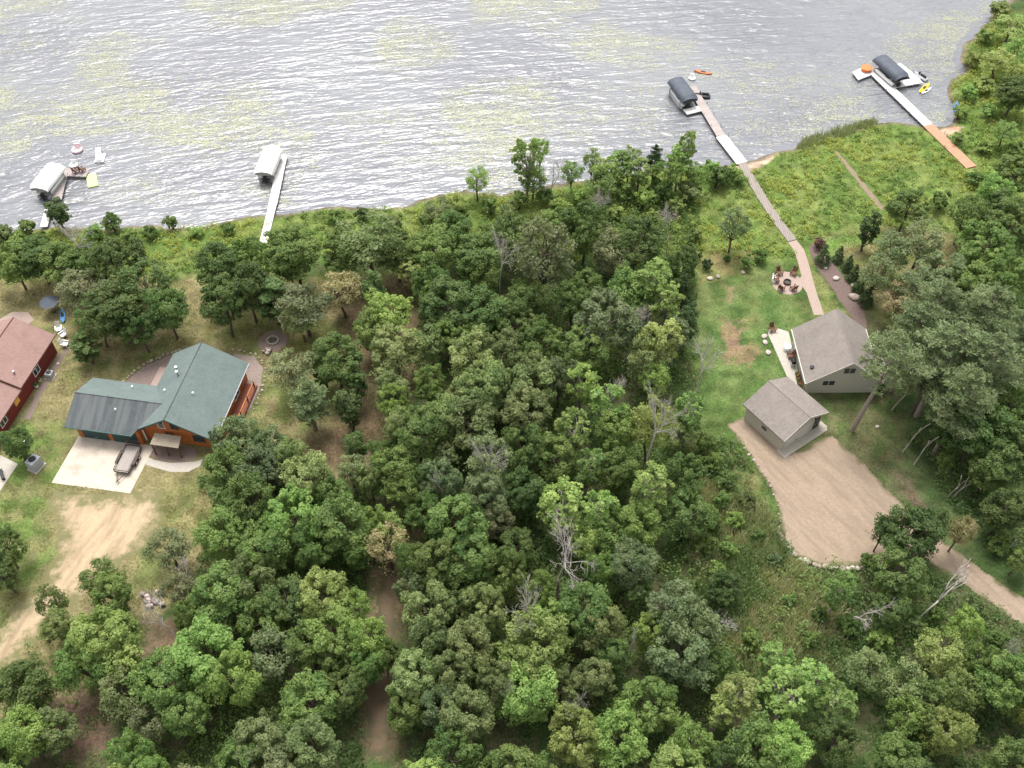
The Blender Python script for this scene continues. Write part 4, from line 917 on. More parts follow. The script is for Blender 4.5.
# boardwalk on land to the tan house
bw = [G(u, v) for u, v in ((741, 162), (750, 178), (763, 200), (779, 224), (792, 241))]
bo = MB(); prev = None
rp = ribbon(bw, 1.45); bo.prism(rp, .0, .16); bwk = bo.build('boardwalk', M['walk_wood']); tag(bwk, kind='structure')
pv = [G(u, v) for u, v in ((792, 241), (799, 250), (803, 262), (807, 277), (812, 294), (819, 315))]
bo = MB(); bo.prism(ribbon(pv, [1.4, 1.5, 1.5, 1.5, 1.4, 1.4]), -.05, .03); tag(bo.build('garden_path', M['paver_pink']), kind='structure')

# ================================================================== vegetation
def leaf_quads(P, Nrm, size, rg, aspect=.75):
    """P centres, Nrm normals -> folded leaf cards as quads"""
    n = len(P); Nrm = Nrm / (np.linalg.norm(Nrm, axis=1, keepdims=True) + 1e-9)
    r = rg.normal(size=(n, 3)); a = np.cross(Nrm, r); a /= (np.linalg.norm(a, axis=1, keepdims=True) + 1e-9); b_ = np.cross(Nrm, a)
    s = (size * rg.uniform(.65, 1.3, n))[:, None]
    V = np.stack([P - a * s * .5, P + b_ * s * aspect * .45 + Nrm * s * .08, P + a * s * .55, P - b_ * s * aspect * .45 + Nrm * s * .08], 1)
    return V.reshape(-1, 3)

def crown_mesh(name, clumps, per, lsize, seed, spread=.42, up=.30, flat=.8):
    """clumps: list of (centre, radius, outward dir, tint)"""
    rg = np.random.default_rng(seed); VV = []; TT = []
    for (c, r, o, t) in clumps:
        n = int(per * rg.uniform(.75, 1.25)); d = rg.normal(size=(n, 3)); d /= np.linalg.norm(d, axis=1, keepdims=True)
        k = rg.uniform(.35, 1.05, n) ** .6
        d[:, 2] = np.where((d[:, 2] < 0) & (rg.random(n) < .55), -d[:, 2], d[:, 2])
        P = np.array(c) + d * (k * r)[:, None] * np.array([1, 1, flat])
        Nn = d * .7 + np.array(o) * .3 + np.array([0, 0, up]) + rg.normal(size=(n, 3)) * .5
        VV.append(leaf_quads(P, Nn, lsize, rg)); TT.append(np.clip(t + rg.normal(size=n) * .09, 0, 1))
    V = np.concatenate(VV); T = np.repeat(np.concatenate(TT), 4)
    return np_mesh(name, V, np.arange(len(V)).reshape(-1, 4), None, {'tint': ('FLOAT', T)})

def bent(p, q, rr, sag=.12, n=3):
    p, q = Vector(p), Vector(q); L_ = (q - p).length; o = Vector((rr.uniform(-1, 1), rr.uniform(-1, 1), rr.uniform(-.2, .8))) * L_ * sag
    return [p.lerp(q, i / n) + o * math.sin(PI * i / n) for i in range(n + 1)]

PROTO = {}
def oak_proto(key, seed, H=10.0, Rc=3.8, lobes=17, base=.29, loose=1.0, per=56, lsize=.27, tall=1.0, lr=(.95, 1.5), bark='bark', sub=13):
    rr = random.Random(seed); tb = MB(); clumps = []
    lean = (rr.uniform(-.4, .4), rr.uniform(-.4, .4)); zt = H * base
    tb.path([(0, 0, -.2), (lean[0] * .3, lean[1] * .3, zt * .5), (lean[0], lean[1], zt), (lean[0] * 1.3, lean[1] * 1.3, H * .72)], [.24, .19, .16, .07], 7)
    cz = H * (1 + base) / 2 + .2; hz = H * (1 - base) / 2
    pts = []
    tries = 0
    while len(pts) < lobes and tries < 4000:
        tries += 1
        a = rr.uniform(0, 2 * PI); zc = rr.uniform(-.75, .82); rad = math.sqrt(max(0, 1 - zc * zc)) * rr.uniform(.45, 1.0) ** .5
        rad *= (1.0 if zc > -.2 else .85)
        p = Vector((math.cos(a) * rad * (Rc - .9), math.sin(a) * rad * (Rc - .9), cz + zc * (hz - .8)))
        if all((p - q).length > 1.25 * loose for q in pts): pts.append(p)
    for p in pts:
        r = rr.uniform(*lr) * (1.1 if p.z < cz else .95) * rr.choice((.75, 1, 1, 1.15)); t0 = rr.uniform(.15, .8)
        st = Vector((lean[0], lean[1], min(p.z - .6, rr.uniform(zt * .8, H * .62))))
        br_ = bent(st, p, rr); tb.path([tuple(x) for x in br_], [.10, .075, .05, .03], 5)
        co = (p - Vector((lean[0], lean[1], cz - hz * .35))).normalized()
        for k in range(sub):
            d = Vector((rr.gauss(0, 1), rr.gauss(0, 1), rr.gauss(.25, 1))).normalized(); d = (d + co * .45).normalized()
            c = p + Vector((d.x * r, d.y * r, d.z * r * .8)) * rr.uniform(.55, rr.choice((.95, .95, 1.25)))
            clumps.append((tuple(c), rr.uniform(.36, .60) * (r / 1.2), tuple(d), min(1, max(0, t0 + rr.uniform(-.32, .32)))))
            if rr.random() < .35: tb.tube(tuple(p), tuple(c), .025, .012, 3, False)
    PROTO[key] = (crown_mesh('crown', clumps, per, lsize, seed), tb.mesh('trunk', M[bark], True), H, Rc)

for i in range(5): oak_proto('oak%d' % i, 11 + i, H=9.5 + (i % 3) * .8, Rc=3.6 + .3 * (i % 2), lobes=17 + i % 3)
for i in range(4): oak_proto('aspen%d' % i, 41 + i, H=11.5, Rc=2.6, lobes=22, base=.24, loose=.66, per=22, lsize=.26, lr=(.45, .85), bark='bark_pale', sub=9)
for i in range(3): oak_proto('airy%d' % i, 61 + i, H=10.0, Rc=3.2, lobes=17, base=.28, loose=.95, per=18, lsize=.27, lr=(.9, 1.4), bark='bark', sub=13)
for i in range(3): oak_proto('slim%d' % i, 71 + i, H=10.0, Rc=1.9, lobes=13, base=.10, loose=.75, per=40, lsize=.27, lr=(.6, .95), bark='bark', sub=11)
for i in range(3): oak_proto('bush%d' % i, 81 + i, H=2.6, Rc=1.75, lobes=11, base=-.15, loose=.6, per=36, lsize=.24, lr=(.5, .8), bark='bark', sub=9)

def pine_proto(key, seed, H=17.0, Rc=3.9, base=.42, tiers=15, bare=.0):
    rr = random.Random(seed); rg = np.random.default_rng(seed); tb = MB(); VV = []; TT = []
    tb.path([(0, 0, -.2), (.1, .05, H * .3), (.0, .15, H * .6), (.1, .1, H)], [.30, .25, .17, .04], 8)
    for t in range(tiers):
        f = t / (tiers - 1); z = H * (base + (1 - base) * f * .97); Rt = Rc * (math.sin(PI * min(1, .22 + f * .78)) ** .7) * rr.uniform(.75, 1.1) + .25
        for k in range(rr.choice((4, 5, 5, 6))):
            a = rr.uniform(0, 2 * PI); L_ = Rt * rr.uniform(.65, 1.1); d = Vector((math.cos(a), math.sin(a), 0)); tip = Vector((0.05, .12, z)) + d * L_ + Vector((0, 0, rr.uniform(-.1, .35) * L_ * .6))
            st = Vector((.05, .12, z - .15)); mid = st.lerp(tip, .5) + Vector((0, 0, -.08 * L_))
            tb.path([tuple(st), tuple(mid), tuple(tip)], [.055, .035, .015], 4)
            sd = Vector((-d.y, d.x, 0)); tint = rr.uniform(.15, .8)
            for q in np.linspace(.32, 1.0, max(3, int(L_ * 2.6))):
                cpt = st.lerp(tip, q)
                for s in (-1, 0, 1):
                    if rr.random() < .12 + bare: continue
                    w = (1.05 - q * .6) * L_ * .34
                    c = cpt + sd * s * w * rr.uniform(.6, 1.1) + Vector((0, 0, rr.uniform(0, .15)))
                    if s and rr.random() < .5: tb.tube(tuple(cpt), tuple(c), .02, .01, 3, False)
                    n = 12; dd = rg.normal(size=(n, 3)) * np.array([1, 1, .55]); dd /= np.linalg.norm(dd, axis=1, keepdims=True)
                    dd[:, 2] = np.abs(dd[:, 2]) * .9 - .15
                    cc = np.array(c); ln = rg.uniform(.26, .48, n)[:, None]; sdv = np.cross(dd, rg.normal(size=(n, 3))); sdv /= np.linalg.norm(sdv, axis=1, keepdims=True)
                    wv = sdv * .055; P0 = cc + dd * .04; P1 = cc + dd * ln
                    VV.append(np.stack([P0 - wv * .5, P0 + wv * .5, P1 + wv, P1 - wv], 1).reshape(-1, 3)); TT.append(np.clip(tint + rg.normal(size=n) * .2, 0, 1))
    V = np.concatenate(VV); T = np.repeat(np.concatenate(TT), 4)
    PROTO[key] = (np_mesh('crown', V, np.arange(len(V)).reshape(-1, 4), None, {'tint': ('FLOAT', T)}), tb.mesh('trunk', M['bark_pine'], True), H, Rc)
for i in range(3): pine_proto('pine%d' % i, 101 + i, H=16 + i, Rc=3.8 + .3 * i, bare=.16)
pine_proto('thinpine0', 115, H=17, Rc=3.8, base=.62, tiers=9, bare=.25)
pine_proto('smallpine0', 111, H=9.0, Rc=2.2, base=.32, tiers=11)

def spruce_proto(key, seed, H=5.0, Rc=1.3, tiers=16):
    rr = random.Random(seed); tb = MB(); tb.tube((0, 0, -.1), (0, 0, H), .12, .02, 6); clumps = []
    for t in range(tiers):
        f = t / (tiers - 1); z = H * (.06 + .92 * f); Rt = Rc * (1 - f) ** .85 + .08
        for k in range(max(3, int(11 * (1 - f)) + 2)):
            a = rr.uniform(0, 2 * PI); q = Rt * rr.uniform(.6, 1.0); d = (math.cos(a), math.sin(a), .3)
            clumps.append(((d[0] * q, d[1] * q, z + rr.uniform(-.1, .1)), .30 * (1.1 - f * .5), d, rr.uniform(.2, .8)))
    PROTO[key] = (crown_mesh('crown', clumps, 26, .19, seed, flat=.6), tb.mesh('trunk', M['bark'], True), H, Rc)
for i in range(2): spruce_proto('spruce%d' % i, 121 + i)

def dead_proto(key, seed, H=9.0, spreadk=.55, depth=6, mat='deadwood', leafy=None, r0=.23):
    rr = random.Random(seed); tb = MB(); ends = []
    def grow(p, d, L_, r, k):
        q = p + d * L_ * .5 + Vector((rr.uniform(-1, 1), rr.uniform(-1, 1), rr.uniform(-.5, 1))) * L_ * .06
        e = q + (d + Vector((rr.uniform(-1, 1), rr.uniform(-1, 1), rr.uniform(-.3, .6))) * .22).normalized() * L_ * .5
        tb.path([tuple(p), tuple(q), tuple(e)], [r, r * .85, r * .68], 5 if k > 2 else 3)
        if k <= 0 or r < .007: ends.append(e); return
        for i in range(rr.choice((2, 3, 3)) if k < depth else rr.choice((2, 3))):
            nd = (d + Vector((rr.gauss(0, 1), rr.gauss(0, 1), rr.gauss(.15, .7))) * spreadk).normalized()
            grow(e if rr.random() < .6 else q.lerp(e, rr.uniform(.1, .9)), nd, L_ * rr.uniform(.58, .80), r * rr.uniform(.55, .72), k - 1)
    grow(Vector((0, 0, -.2)), Vector((rr.uniform(-.08, .08), rr.uniform(-.08, .08), 1)).normalized(), H * .42, r0, depth)
    PROTO[key] = (None, tb.mesh('trunk', M[mat], True), H, H * .45, ends)
for i in range(4): dead_proto('dead%d' % i, 131 + i, H=9.0, spreadk=.5 + .07 * i)
dead_proto('stem0', 147, H=11.0, spreadk=.2, depth=1, r0=.26, mat='bark_pale'); dead_proto('snag0', 141, H=9.0, spreadk=.35, depth=2, r0=.26); dead_proto('snag1', 145, H=9.0, spreadk=.4, depth=3, r0=.2)

WORDS = {'dark': 'dark green', 'mid': 'mid green', 'olive': 'olive green', 'greyol': 'grey olive', 'bright': 'bright green', 'yellow': 'yellow green', 'blue': 'grey green',
         'pine': 'olive', 'spruce': 'dark', 'rust': 'purple brown', 'dying': 'pale withering'}
KIND = {'thinpine': ('pine_tree', 'pine', 'pine tree'), 'oak': ('leafy_tree', 'rounded tree', 'tree'), 'aspen': ('aspen_tree', 'pale stemmed tree', 'tree'), 'airy': ('leafy_tree', 'thin crowned tree', 'tree'), 'slim': ('leafy_tree', 'narrow tree', 'tree'),
        'bush': ('shrub', 'shrub', 'shrub'), 'pine': ('pine_tree', 'pine', 'pine tree'), 'smallpine': ('pine_tree', 'small pine', 'pine tree'), 'spruce': ('evergreen_shrub', 'conical evergreen', 'evergreen'),
        'dead': ('dead_tree', 'bare dead tree', 'dead tree'), 'snag': ('dead_tree', 'bare broken snag', 'dead tree'), 'stem': ('dead_tree', 'bare stem', 'dead tree')}
GROUPS = {'thinpine': 'pines', 'oak': 'leafy trees in and around the wood', 'aspen': 'pale stemmed trees in the wood', 'airy': 'thin crowned trees', 'slim': 'narrow leafy trees', 'bush': 'shrubs', 'pine': 'pines', 'smallpine': 'pines',
          'spruce': 'small evergreens', 'dead': 'dead trees', 'snag': 'dead trees', 'stem': 'dead trees'}
TREES = []
MATMESH = {}
def tree(u, v, rp, kind, pal='mid', h=None, label=None, lean=(0, 0), var=None, base=None):
    """crown centre at pixel (u, v), crown radius rp pixels; height in metres h (default from the radius)"""
    pro = PROTO; keys = [k for k in pro if k.rstrip('0123456789') == kind]
    key = random.choice(keys) if var is None else kind + str(var)
    P = pro[key]; H0, R0 = P[2], P[3]
    x, y = G(u, v, 5.0); rm = rp / px_per_m(x, y, 5.0) * (1.10 if kind in ('oak', 'airy', 'aspen', 'bush') else 1.0)
    sxy = rm / R0
    if h is None:
        if kind in ('oak', 'airy'): h = min(12.5, max(5.5, 4.6 + rm * 1.45))
        elif kind == 'aspen': h = min(13.5, 6 + rm * 1.9)
        elif kind == 'slim': h = min(11, 3.5 + rm * 2.6)
        elif kind == 'bush': h = min(4.2, rm * 1.35 + .4)
        elif kind == 'spruce': h = rm * 3.2
        elif kind == 'pine': h = 16
        else: h = 4 + rm * 1.9
    hc = h * {'oak': .66, 'airy': .66, 'aspen': .66, 'slim': .6, 'bush': .5, 'spruce': .4, 'pine': .72, 'thinpine': .8, 'smallpine': .66, 'dead': .72, 'snag': .6, 'stem': .6}[kind]
    if base: x, y = G(*base)
    else:
        x, y = G(u, v, hc)
        x -= lean[0] * hc; y -= lean[1] * hc
    nm, desc, cat = KIND[kind]
    o = thing(nm, label or '', cat, (x, y, 0), random.random() * 6.28, GROUPS[kind])
    o.scale = (sxy, sxy, h / H0)
    if lean != (0, 0):
        ax = Vector((-lean[1], lean[0], 0)); o.rotation_euler = (Matrix.Rotation(math.atan(math.hypot(*lean)), 3, ax) @ Matrix.Rotation(random.random() * 6.28, 3, 'Z')).to_euler()
    if P[0] is not None:
        mk = (key, pal)
        if mk not in MATMESH:
            c = P[0].copy(); c.materials.clear(); c.materials.append(LF[pal]); MATMESH[mk] = c
        link('crown', MATMESH[mk], o)
    link('trunk' if kind != 'bush' else 'stem', P[1], o)
    TREES.append([u, v, rp, kind, pal, o, label]); return o

T_ = tree
# --- left shoreline and lawn trees
for a in [(57, 211, 13, 'slim', 'dark', 6), (28, 228, 12, 'bush', 'bright'), (112, 222, 13, 'bush', 'mid', 3), (12, 262, 22, 'oak', 'mid', 8), (36, 256, 22, 'oak', 'dark', 8), (62, 264, 22, 'oak', 'mid', 8), (92, 262, 22, 'airy', 'mid', 8),
          (5, 236, 14, 'bush', 'olive'), (84, 290, 27, 'airy', 'greyol', 9), (118, 262, 28, 'oak', 'dark', 10), (116, 308, 28, 'oak', 'dark', 10), (145, 284, 27, 'airy', 'dark', 10), (166, 308, 20, 'oak', 'dark', 9),
          (138, 325, 20, 'oak', 'dark', 8), (84, 346, 17, 'slim', 'dark', 5.5), (95, 320, 18, 'airy', 'dark', 8), (218, 268, 23, 'oak', 'dark', 10), (222, 302, 22, 'oak', 'dark', 10),
          (247, 288, 22, 'oak', 'dark', 10), (252, 258, 20, 'oak', 'mid', 9), (170, 222, 10, 'bush', 'mid', 2.5), (15, 442, 15, 'oak', 'dark', 6), (27, 458, 8, 'bush', 'dark'), (2, 547, 20, 'oak', 'dark', 7), (2, 575, 16, 'oak', 'dark', 6)]: T_(*a)
# --- upper middle
for a in [(293, 252, 28, 'oak', 'mid'), (272, 295, 22, 'slim', 'dark', 9), (368, 242, 33, 'airy', 'olive', 10), (345, 252, 24, 'oak', 'mid', 9), (396, 250, 22, 'oak', 'mid', 9),
          (373, 290, 15, 'slim', 'dark', 10), (303, 305, 28, 'airy', 'greyol', 9), (300, 318, 20, 'airy', 'olive', 7), (341, 290, 20, 'airy', 'dying', 8), (291, 368, 24, 'airy', 'greyol', 8), (336, 358, 25, 'oak', 'dark', 9), (322, 368, 14, 'slim', 'dark', 7),
          (355, 378, 14, 'slim', 'dark', 9), (388, 312, 22, 'oak', 'bright', 8), (396, 350, 27, 'oak', 'olive', 9), (375, 330, 20, 'oak', 'mid', 8), (431, 252, 26, 'oak', 'mid', 9), (453, 232, 20, 'oak', 'mid', 8), (481, 256, 26, 'oak', 'mid', 9),
          (433, 287, 20, 'oak', 'mid', 9), (449, 308, 28, 'oak', 'dark', 10), (486, 312, 27, 'oak', 'mid', 10), (453, 335, 20, 'oak', 'bright', 8), (476, 360, 26, 'oak', 'olive', 10), (503, 352, 22, 'oak', 'olive', 10), (430, 345, 16, 'airy', 'olive', 8),
          (438, 210, 16, 'airy', 'olive', 5), (455, 202, 12, 'airy', 'yellow', 4.5), (477, 180, 13, 'airy', 'bright', 6), (515, 235, 24, 'oak', 'mid', 9), (508, 212, 15, 'bush', 'olive'),
          (544, 255, 31, 'airy', 'greyol', 15), (585, 228, 24, 'oak', 'dark', 11), (556, 225, 18, 'oak', 'mid', 8), (637, 242, 26, 'oak', 'dark', 10), (614, 252, 22, 'oak', 'greyol', 9), (652, 282, 24, 'aspen', 'bright', 11), (665, 300, 20, 'aspen', 'bright', 10),
          (629, 292, 22, 'oak', 'mid', 9), (684, 288, 9, 'slim', 'spruce', 9), (688, 322, 11, 'slim', 'spruce', 10), (605, 322, 32, 'oak', 'blue', 11), (574, 300, 18, 'oak', 'mid', 9), (540, 345, 23, 'oak', 'mid', 9), (582, 350, 24, 'oak', 'mid', 9),
          (662, 340, 23, 'aspen', 'yellow', 11), (646, 358, 20, 'airy', 'olive', 9), (676, 335, 16, 'aspen', 'blue', 9), (525, 300, 20, 'oak', 'mid', 9), (515, 325, 22, 'oak', 'dark', 9), (530, 375, 24, 'oak', 'olive', 10), (560, 378, 20, 'oak', 'blue', 9)]: T_(*a)
T_(527, 158, 17, 'aspen', 'bright', 12); T_(540, 150, 10, 'airy', 'bright', 8); T_(533, 180, 15, 'airy', 'mid', 6)
for a in [(572, 172, 12, 'airy', 'bright', 6), (605, 172, 14, 'airy', 'bright', 7), (630, 160, 12, 'airy', 'yellow', 7), (668, 172, 14, 'airy', 'bright', 8), (686, 148, 12, 'aspen', 'bright', 11), (710, 168, 12, 'bush', 'bright'), (735, 172, 10, 'bush', 'bright'), (645, 200, 14, 'bush', 'bright'), (580, 195, 13, 'bush', 'bright'), (545, 195, 12, 'bush', 'mid'), (520, 200, 12, 'bush', 'yellow'), (490, 205, 12, 'bush', 'mid'), (460, 212, 12, 'bush', 'bright'), (425, 220, 12, 'bush', 'mid'), (395, 222, 12, 'bush', 'olive'), (592, 162, 9, 'airy', 'bright', 7), (618, 165, 17, 'aspen', 'bright', 7), (640, 172, 16, 'aspen', 'bright', 7), (655, 160, 8, 'smallpine', 'spruce', 8), (680, 160, 15, 'aspen', 'bright', 9), (697, 175, 12, 'airy', 'bright', 6), (600, 185, 18, 'airy', 'mid', 6), (625, 190, 16, 'bush', 'mid'),
          (660, 190, 18, 'bush', 'mid'), (690, 190, 18, 'bush', 'olive'), (720, 178, 16, 'bush', 'mid'), (560, 205, 14, 'bush', 'bright'), (588, 210, 15, 'bush', 'mid'), (615, 212, 12, 'bush', 'yellow'), (740, 180, 9, 'bush', 'mid'), (652, 215, 9, 'bush', 'yellow', 2.5),
          (735, 225, 16, 'airy', 'blue', 8), (707, 264, 7, 'bush', 'spruce', 2), (700, 256, 4, 'bush', 'dark', 1.5), (727, 259, 5, 'bush', 'dark', 1.4), (748, 262, 10, 'bush', 'bright'), (760, 255, 10, 'bush', 'bright'), (695, 235, 10, 'bush', 'yellow'), (675, 205, 12, 'bush', 'yellow')]: T_(*a)
# --- row two
for a in [(308, 400, 18, 'smallpine', 'pine', 9), (348, 405, 17, 'slim', 'dark', 9), (356, 447, 14, 'slim', 'dark', 8), (240, 442, 22, 'oak', 'blue', 9), (216, 440, 7, 'airy', 'blue', 8), (228, 470, 22, 'oak', 'mid', 9), (225, 500, 16, 'slim', 'dark', 7), (256, 472, 24, 'oak', 'blue', 9),
          (250, 505, 26, 'oak', 'mid', 10), (220, 535, 26, 'oak', 'bright', 9), (168, 548, 22, 'airy', 'greyol', 6), (393, 390, 18, 'oak', 'olive', 8), (394, 404, 14, 'oak', 'bright', 8), (418, 432, 28, 'oak', 'mid', 10), (402, 427, 18, 'oak', 'olive', 9),
          (440, 420, 20, 'oak', 'olive', 10), (396, 470, 24, 'oak', 'mid', 9), (404, 492, 18, 'oak', 'mid', 8), (471, 425, 26, 'oak', 'olive', 10), (484, 390, 24, 'oak', 'olive', 11), (510, 385, 20, 'oak', 'olive', 10), (490, 460, 24, 'airy', 'blue', 10), (440, 482, 22, 'oak', 'blue', 9),
          (376, 520, 13, 'oak', 'bright', 7), (458, 525, 28, 'oak', 'mid', 10), (486, 500, 22, 'oak', 'blue', 10), (388, 545, 21, 'airy', 'dying', 8), (390, 530, 16, 'airy', 'yellow', 7), (293, 520, 30, 'oak', 'bright', 10), (272, 452, 0 + 20, 'oak', 'blue', 8), (306, 478, 25, 'oak', 'olive', 9),
          (332, 495, 18, 'oak', 'mid', 8), (343, 525, 28, 'oak', 'mid', 10), (312, 543, 24, 'oak', 'mid', 9), (265, 545, 28, 'oak', 'mid', 9), (290, 455, 16, 'oak', 'olive', 8), (534, 385, 24, 'oak', 'olive', 10), (527, 412, 25, 'oak', 'olive', 10), (582, 385, 18, 'aspen', 'bright', 11),
          (574, 430, 22, 'aspen', 'bright', 11), (607, 405, 22, 'aspen', 'bright', 11), (615, 430, 20, 'oak', 'bright', 9), (652, 425, 22, 'airy', 'yellow', 12), (690, 412, 18, 'aspen', 'bright', 10), (562, 505, 27, 'aspen', 'bright', 11), (597, 508, 22, 'aspen', 'bright', 10),
          (650, 487, 21, 'aspen', 'yellow', 12), (620, 470, 20, 'oak', 'mid', 9), (682, 477, 22, 'oak', 'mid', 9), (687, 515, 25, 'oak', 'mid', 8), (640, 525, 22, 'oak', 'bright', 9), (555, 460, 22, 'oak', 'mid', 9), (525, 450, 24, 'oak', 'mid', 10), (525, 490, 22, 'oak', 'dark', 9), (590, 465, 20, 'aspen', 'mid', 10),
          (384, 655, 15, 'oak', 'mid', 7), (402, 690, 14, 'oak', 'mid', 7), (410, 560, 16, 'oak', 'mid', 8), (384, 455, 15, 'oak', 'mid', 7), (370, 478, 15, 'oak', 'olive', 7), (352, 470, 15, 'airy', 'greyol', 7), (420, 480, 18, 'oak', 'mid', 8), (425, 515, 18, 'oak', 'mid', 8), (712, 462, 13, 'bush', 'bright', 3), (722, 500, 12, 'bush', 'mid', 2.8), (735, 520, 12, 'bush', 'bright', 2.6), (712, 520, 14, 'bush', 'mid', 3.5), (728, 548, 13, 'bush', 'bright', 3), (758, 535, 10, 'bush', 'mid', 2), (775, 560, 10, 'bush', 'blue', 2), (718, 572, 14, 'bush', 'bright', 3), (790, 600, 11, 'bush', 'mid', 2.4), (750, 640, 13, 'bush', 'bright', 3), (810, 640, 12, 'bush', 'mid', 3), (705, 445, 14, 'bush', 'mid', 4), (725, 480, 15, 'bush', 'mid', 3), (705, 545, 16, 'bush', 'mid', 3.5), (748, 500, 12, 'bush', 'olive', 2.5)]: T_(*a)
# --- right side
for a in [(870, 226, 13, 'slim', 'dark', 8), (893, 252, 20, 'airy', 'blue', 8), (878, 275, 18, 'airy', 'blue', 8), (923, 243, 22, 'airy', 'greyol', 9), (908, 208, 22, 'oak', 'mid', 7), (968, 213, 18, 'airy', 'dark', 9), (985, 245, 27, 'oak', 'mid', 9), (1013, 225, 25, 'oak', 'dark', 10), (918, 288, 22, 'airy', 'blue', 8),
          (943, 272, 24, 'oak', 'blue', 8), (968, 280, 22, 'oak', 'mid', 8), (1005, 275, 22, 'oak', 'mid', 9), (995, 190, 18, 'oak', 'bright', 7), (1015, 175, 20, 'oak', 'mid', 8), (940, 200, 14, 'bush', 'mid'), (900, 300, 20, 'airy', 'dying', 6), (1015, 150, 14, 'bush', 'mid'),
          (1000, 62, 18, 'airy', 'yellow', 5.5), (1018, 52, 16, 'airy', 'bright', 6), (985, 84, 15, 'bush', 'yellow', 3), (1016, 92, 20, 'oak', 'mid', 7), (968, 92, 12, 'bush', 'bright', 2.6), (975, 60, 12, 'bush', 'yellow', 2.8), (962, 112, 11, 'bush', 'bright', 2.4), (990, 110, 13, 'bush', 'bright', 2.6), (1012, 26, 18, 'airy', 'yellow', 5), (958, 138, 9, 'bush', 'mid', 2), (985, 146, 12, 'bush', 'bright', 2.6), (1006, 132, 14, 'airy', 'bright', 4.5), (985, 36, 12, 'bush', 'bright', 2.6), (1000, 10, 16, 'bush', 'yellow', 3), (1005, 205, 18, 'oak', 'mid', 7), (975, 178, 12, 'bush', 'bright', 2.5), (18, 238, 12, 'bush', 'bright', 2.6), (42, 240, 11, 'bush', 'mid', 2.6), (95, 232, 12, 'bush', 'bright', 2.6), (128, 236, 12, 'bush', 'bright', 2.4), (150, 232, 10, 'bush', 'mid', 2.2), (195, 232, 10, 'bush', 'bright', 2), (228, 228, 10, 'bush', 'mid', 2), (335, 216, 11, 'bush', 'bright', 2.2), (362, 214, 10, 'bush', 'dark', 2.4)]: T_(*a)
T_(884, 336, 30, 'thinpine', 'pine', 17, lean=(.10, 0), base=(852, 431), label='tall bare stemmed pine standing on the grass just right of the tan house gable')
for a in [(918, 330, 30, 'pine', 'pine', 16), (938, 306, 28, 'pine', 'pine', 15), (988, 312, 30, 'pine', 'pine', 15), (948, 352, 38, 'pine', 'pine', 17), (985, 362, 36, 'pine', 'pine', 17), (1012, 340, 28, 'pine', 'pine', 16), (965, 395, 30, 'pine', 'pine', 16)]: T_(*a)
for a in [(928, 380, 22, 'airy', 'greyol', 10), (980, 428, 30, 'oak', 'dark', 11), (1008, 405, 26, 'oak', 'mid', 10), (1013, 452, 28, 'oak', 'dark', 10), (950, 432, 18, 'oak', 'dark', 8), (990, 470, 20, 'oak', 'dark', 8), (945, 460, 12, 'bush', 'bright', 3), (1005, 510, 22, 'oak', 'dark', 8), (1000, 545, 14, 'bush', 'mid', 3), (915, 440, 10, 'bush', 'mid', 2.5),
          (908, 535, 28, 'oak', 'dark', 8), (885, 530, 12, 'airy', 'dark', 7), (932, 526, 17, 'airy', 'dark', 8), (962, 530, 14, 'airy', 'dying', 7), (900, 575, 26, 'oak', 'dark', 8), (868, 560, 10, 'bush', 'mid', 2.5), (1020, 560, 12, 'airy', 'mid', 5)]: T_(*a)
# --- bottom left
for a in [(100, 580, 20, 'airy', 'mid', 7), (112, 597, 20, 'oak', 'mid', 8), (52, 603, 15, 'airy', 'mid', 8), (58, 628, 16, 'oak', 'olive', 7), (102, 638, 32, 'oak', 'bright', 10), (25, 690, 28, 'oak', 'mid', 8), (82, 665, 26, 'oak', 'mid', 9), (125, 692, 26, 'airy', 'olive', 8), (162, 682, 30, 'oak', 'mid', 9), (208, 655, 34, 'oak', 'bright', 10),
          (232, 680, 26, 'oak', 'bright', 10), (220, 597, 30, 'oak', 'mid', 9), (248, 580, 24, 'oak', 'olive', 9), (178, 590, 18, 'airy', 'greyol', 6), (192, 615, 18, 'oak', 'mid', 7), (185, 715, 22, 'oak', 'mid', 8), (150, 725, 20, 'airy', 'greyol', 7), (55, 730, 22, 'oak', 'olive', 7)]: T_(*a)
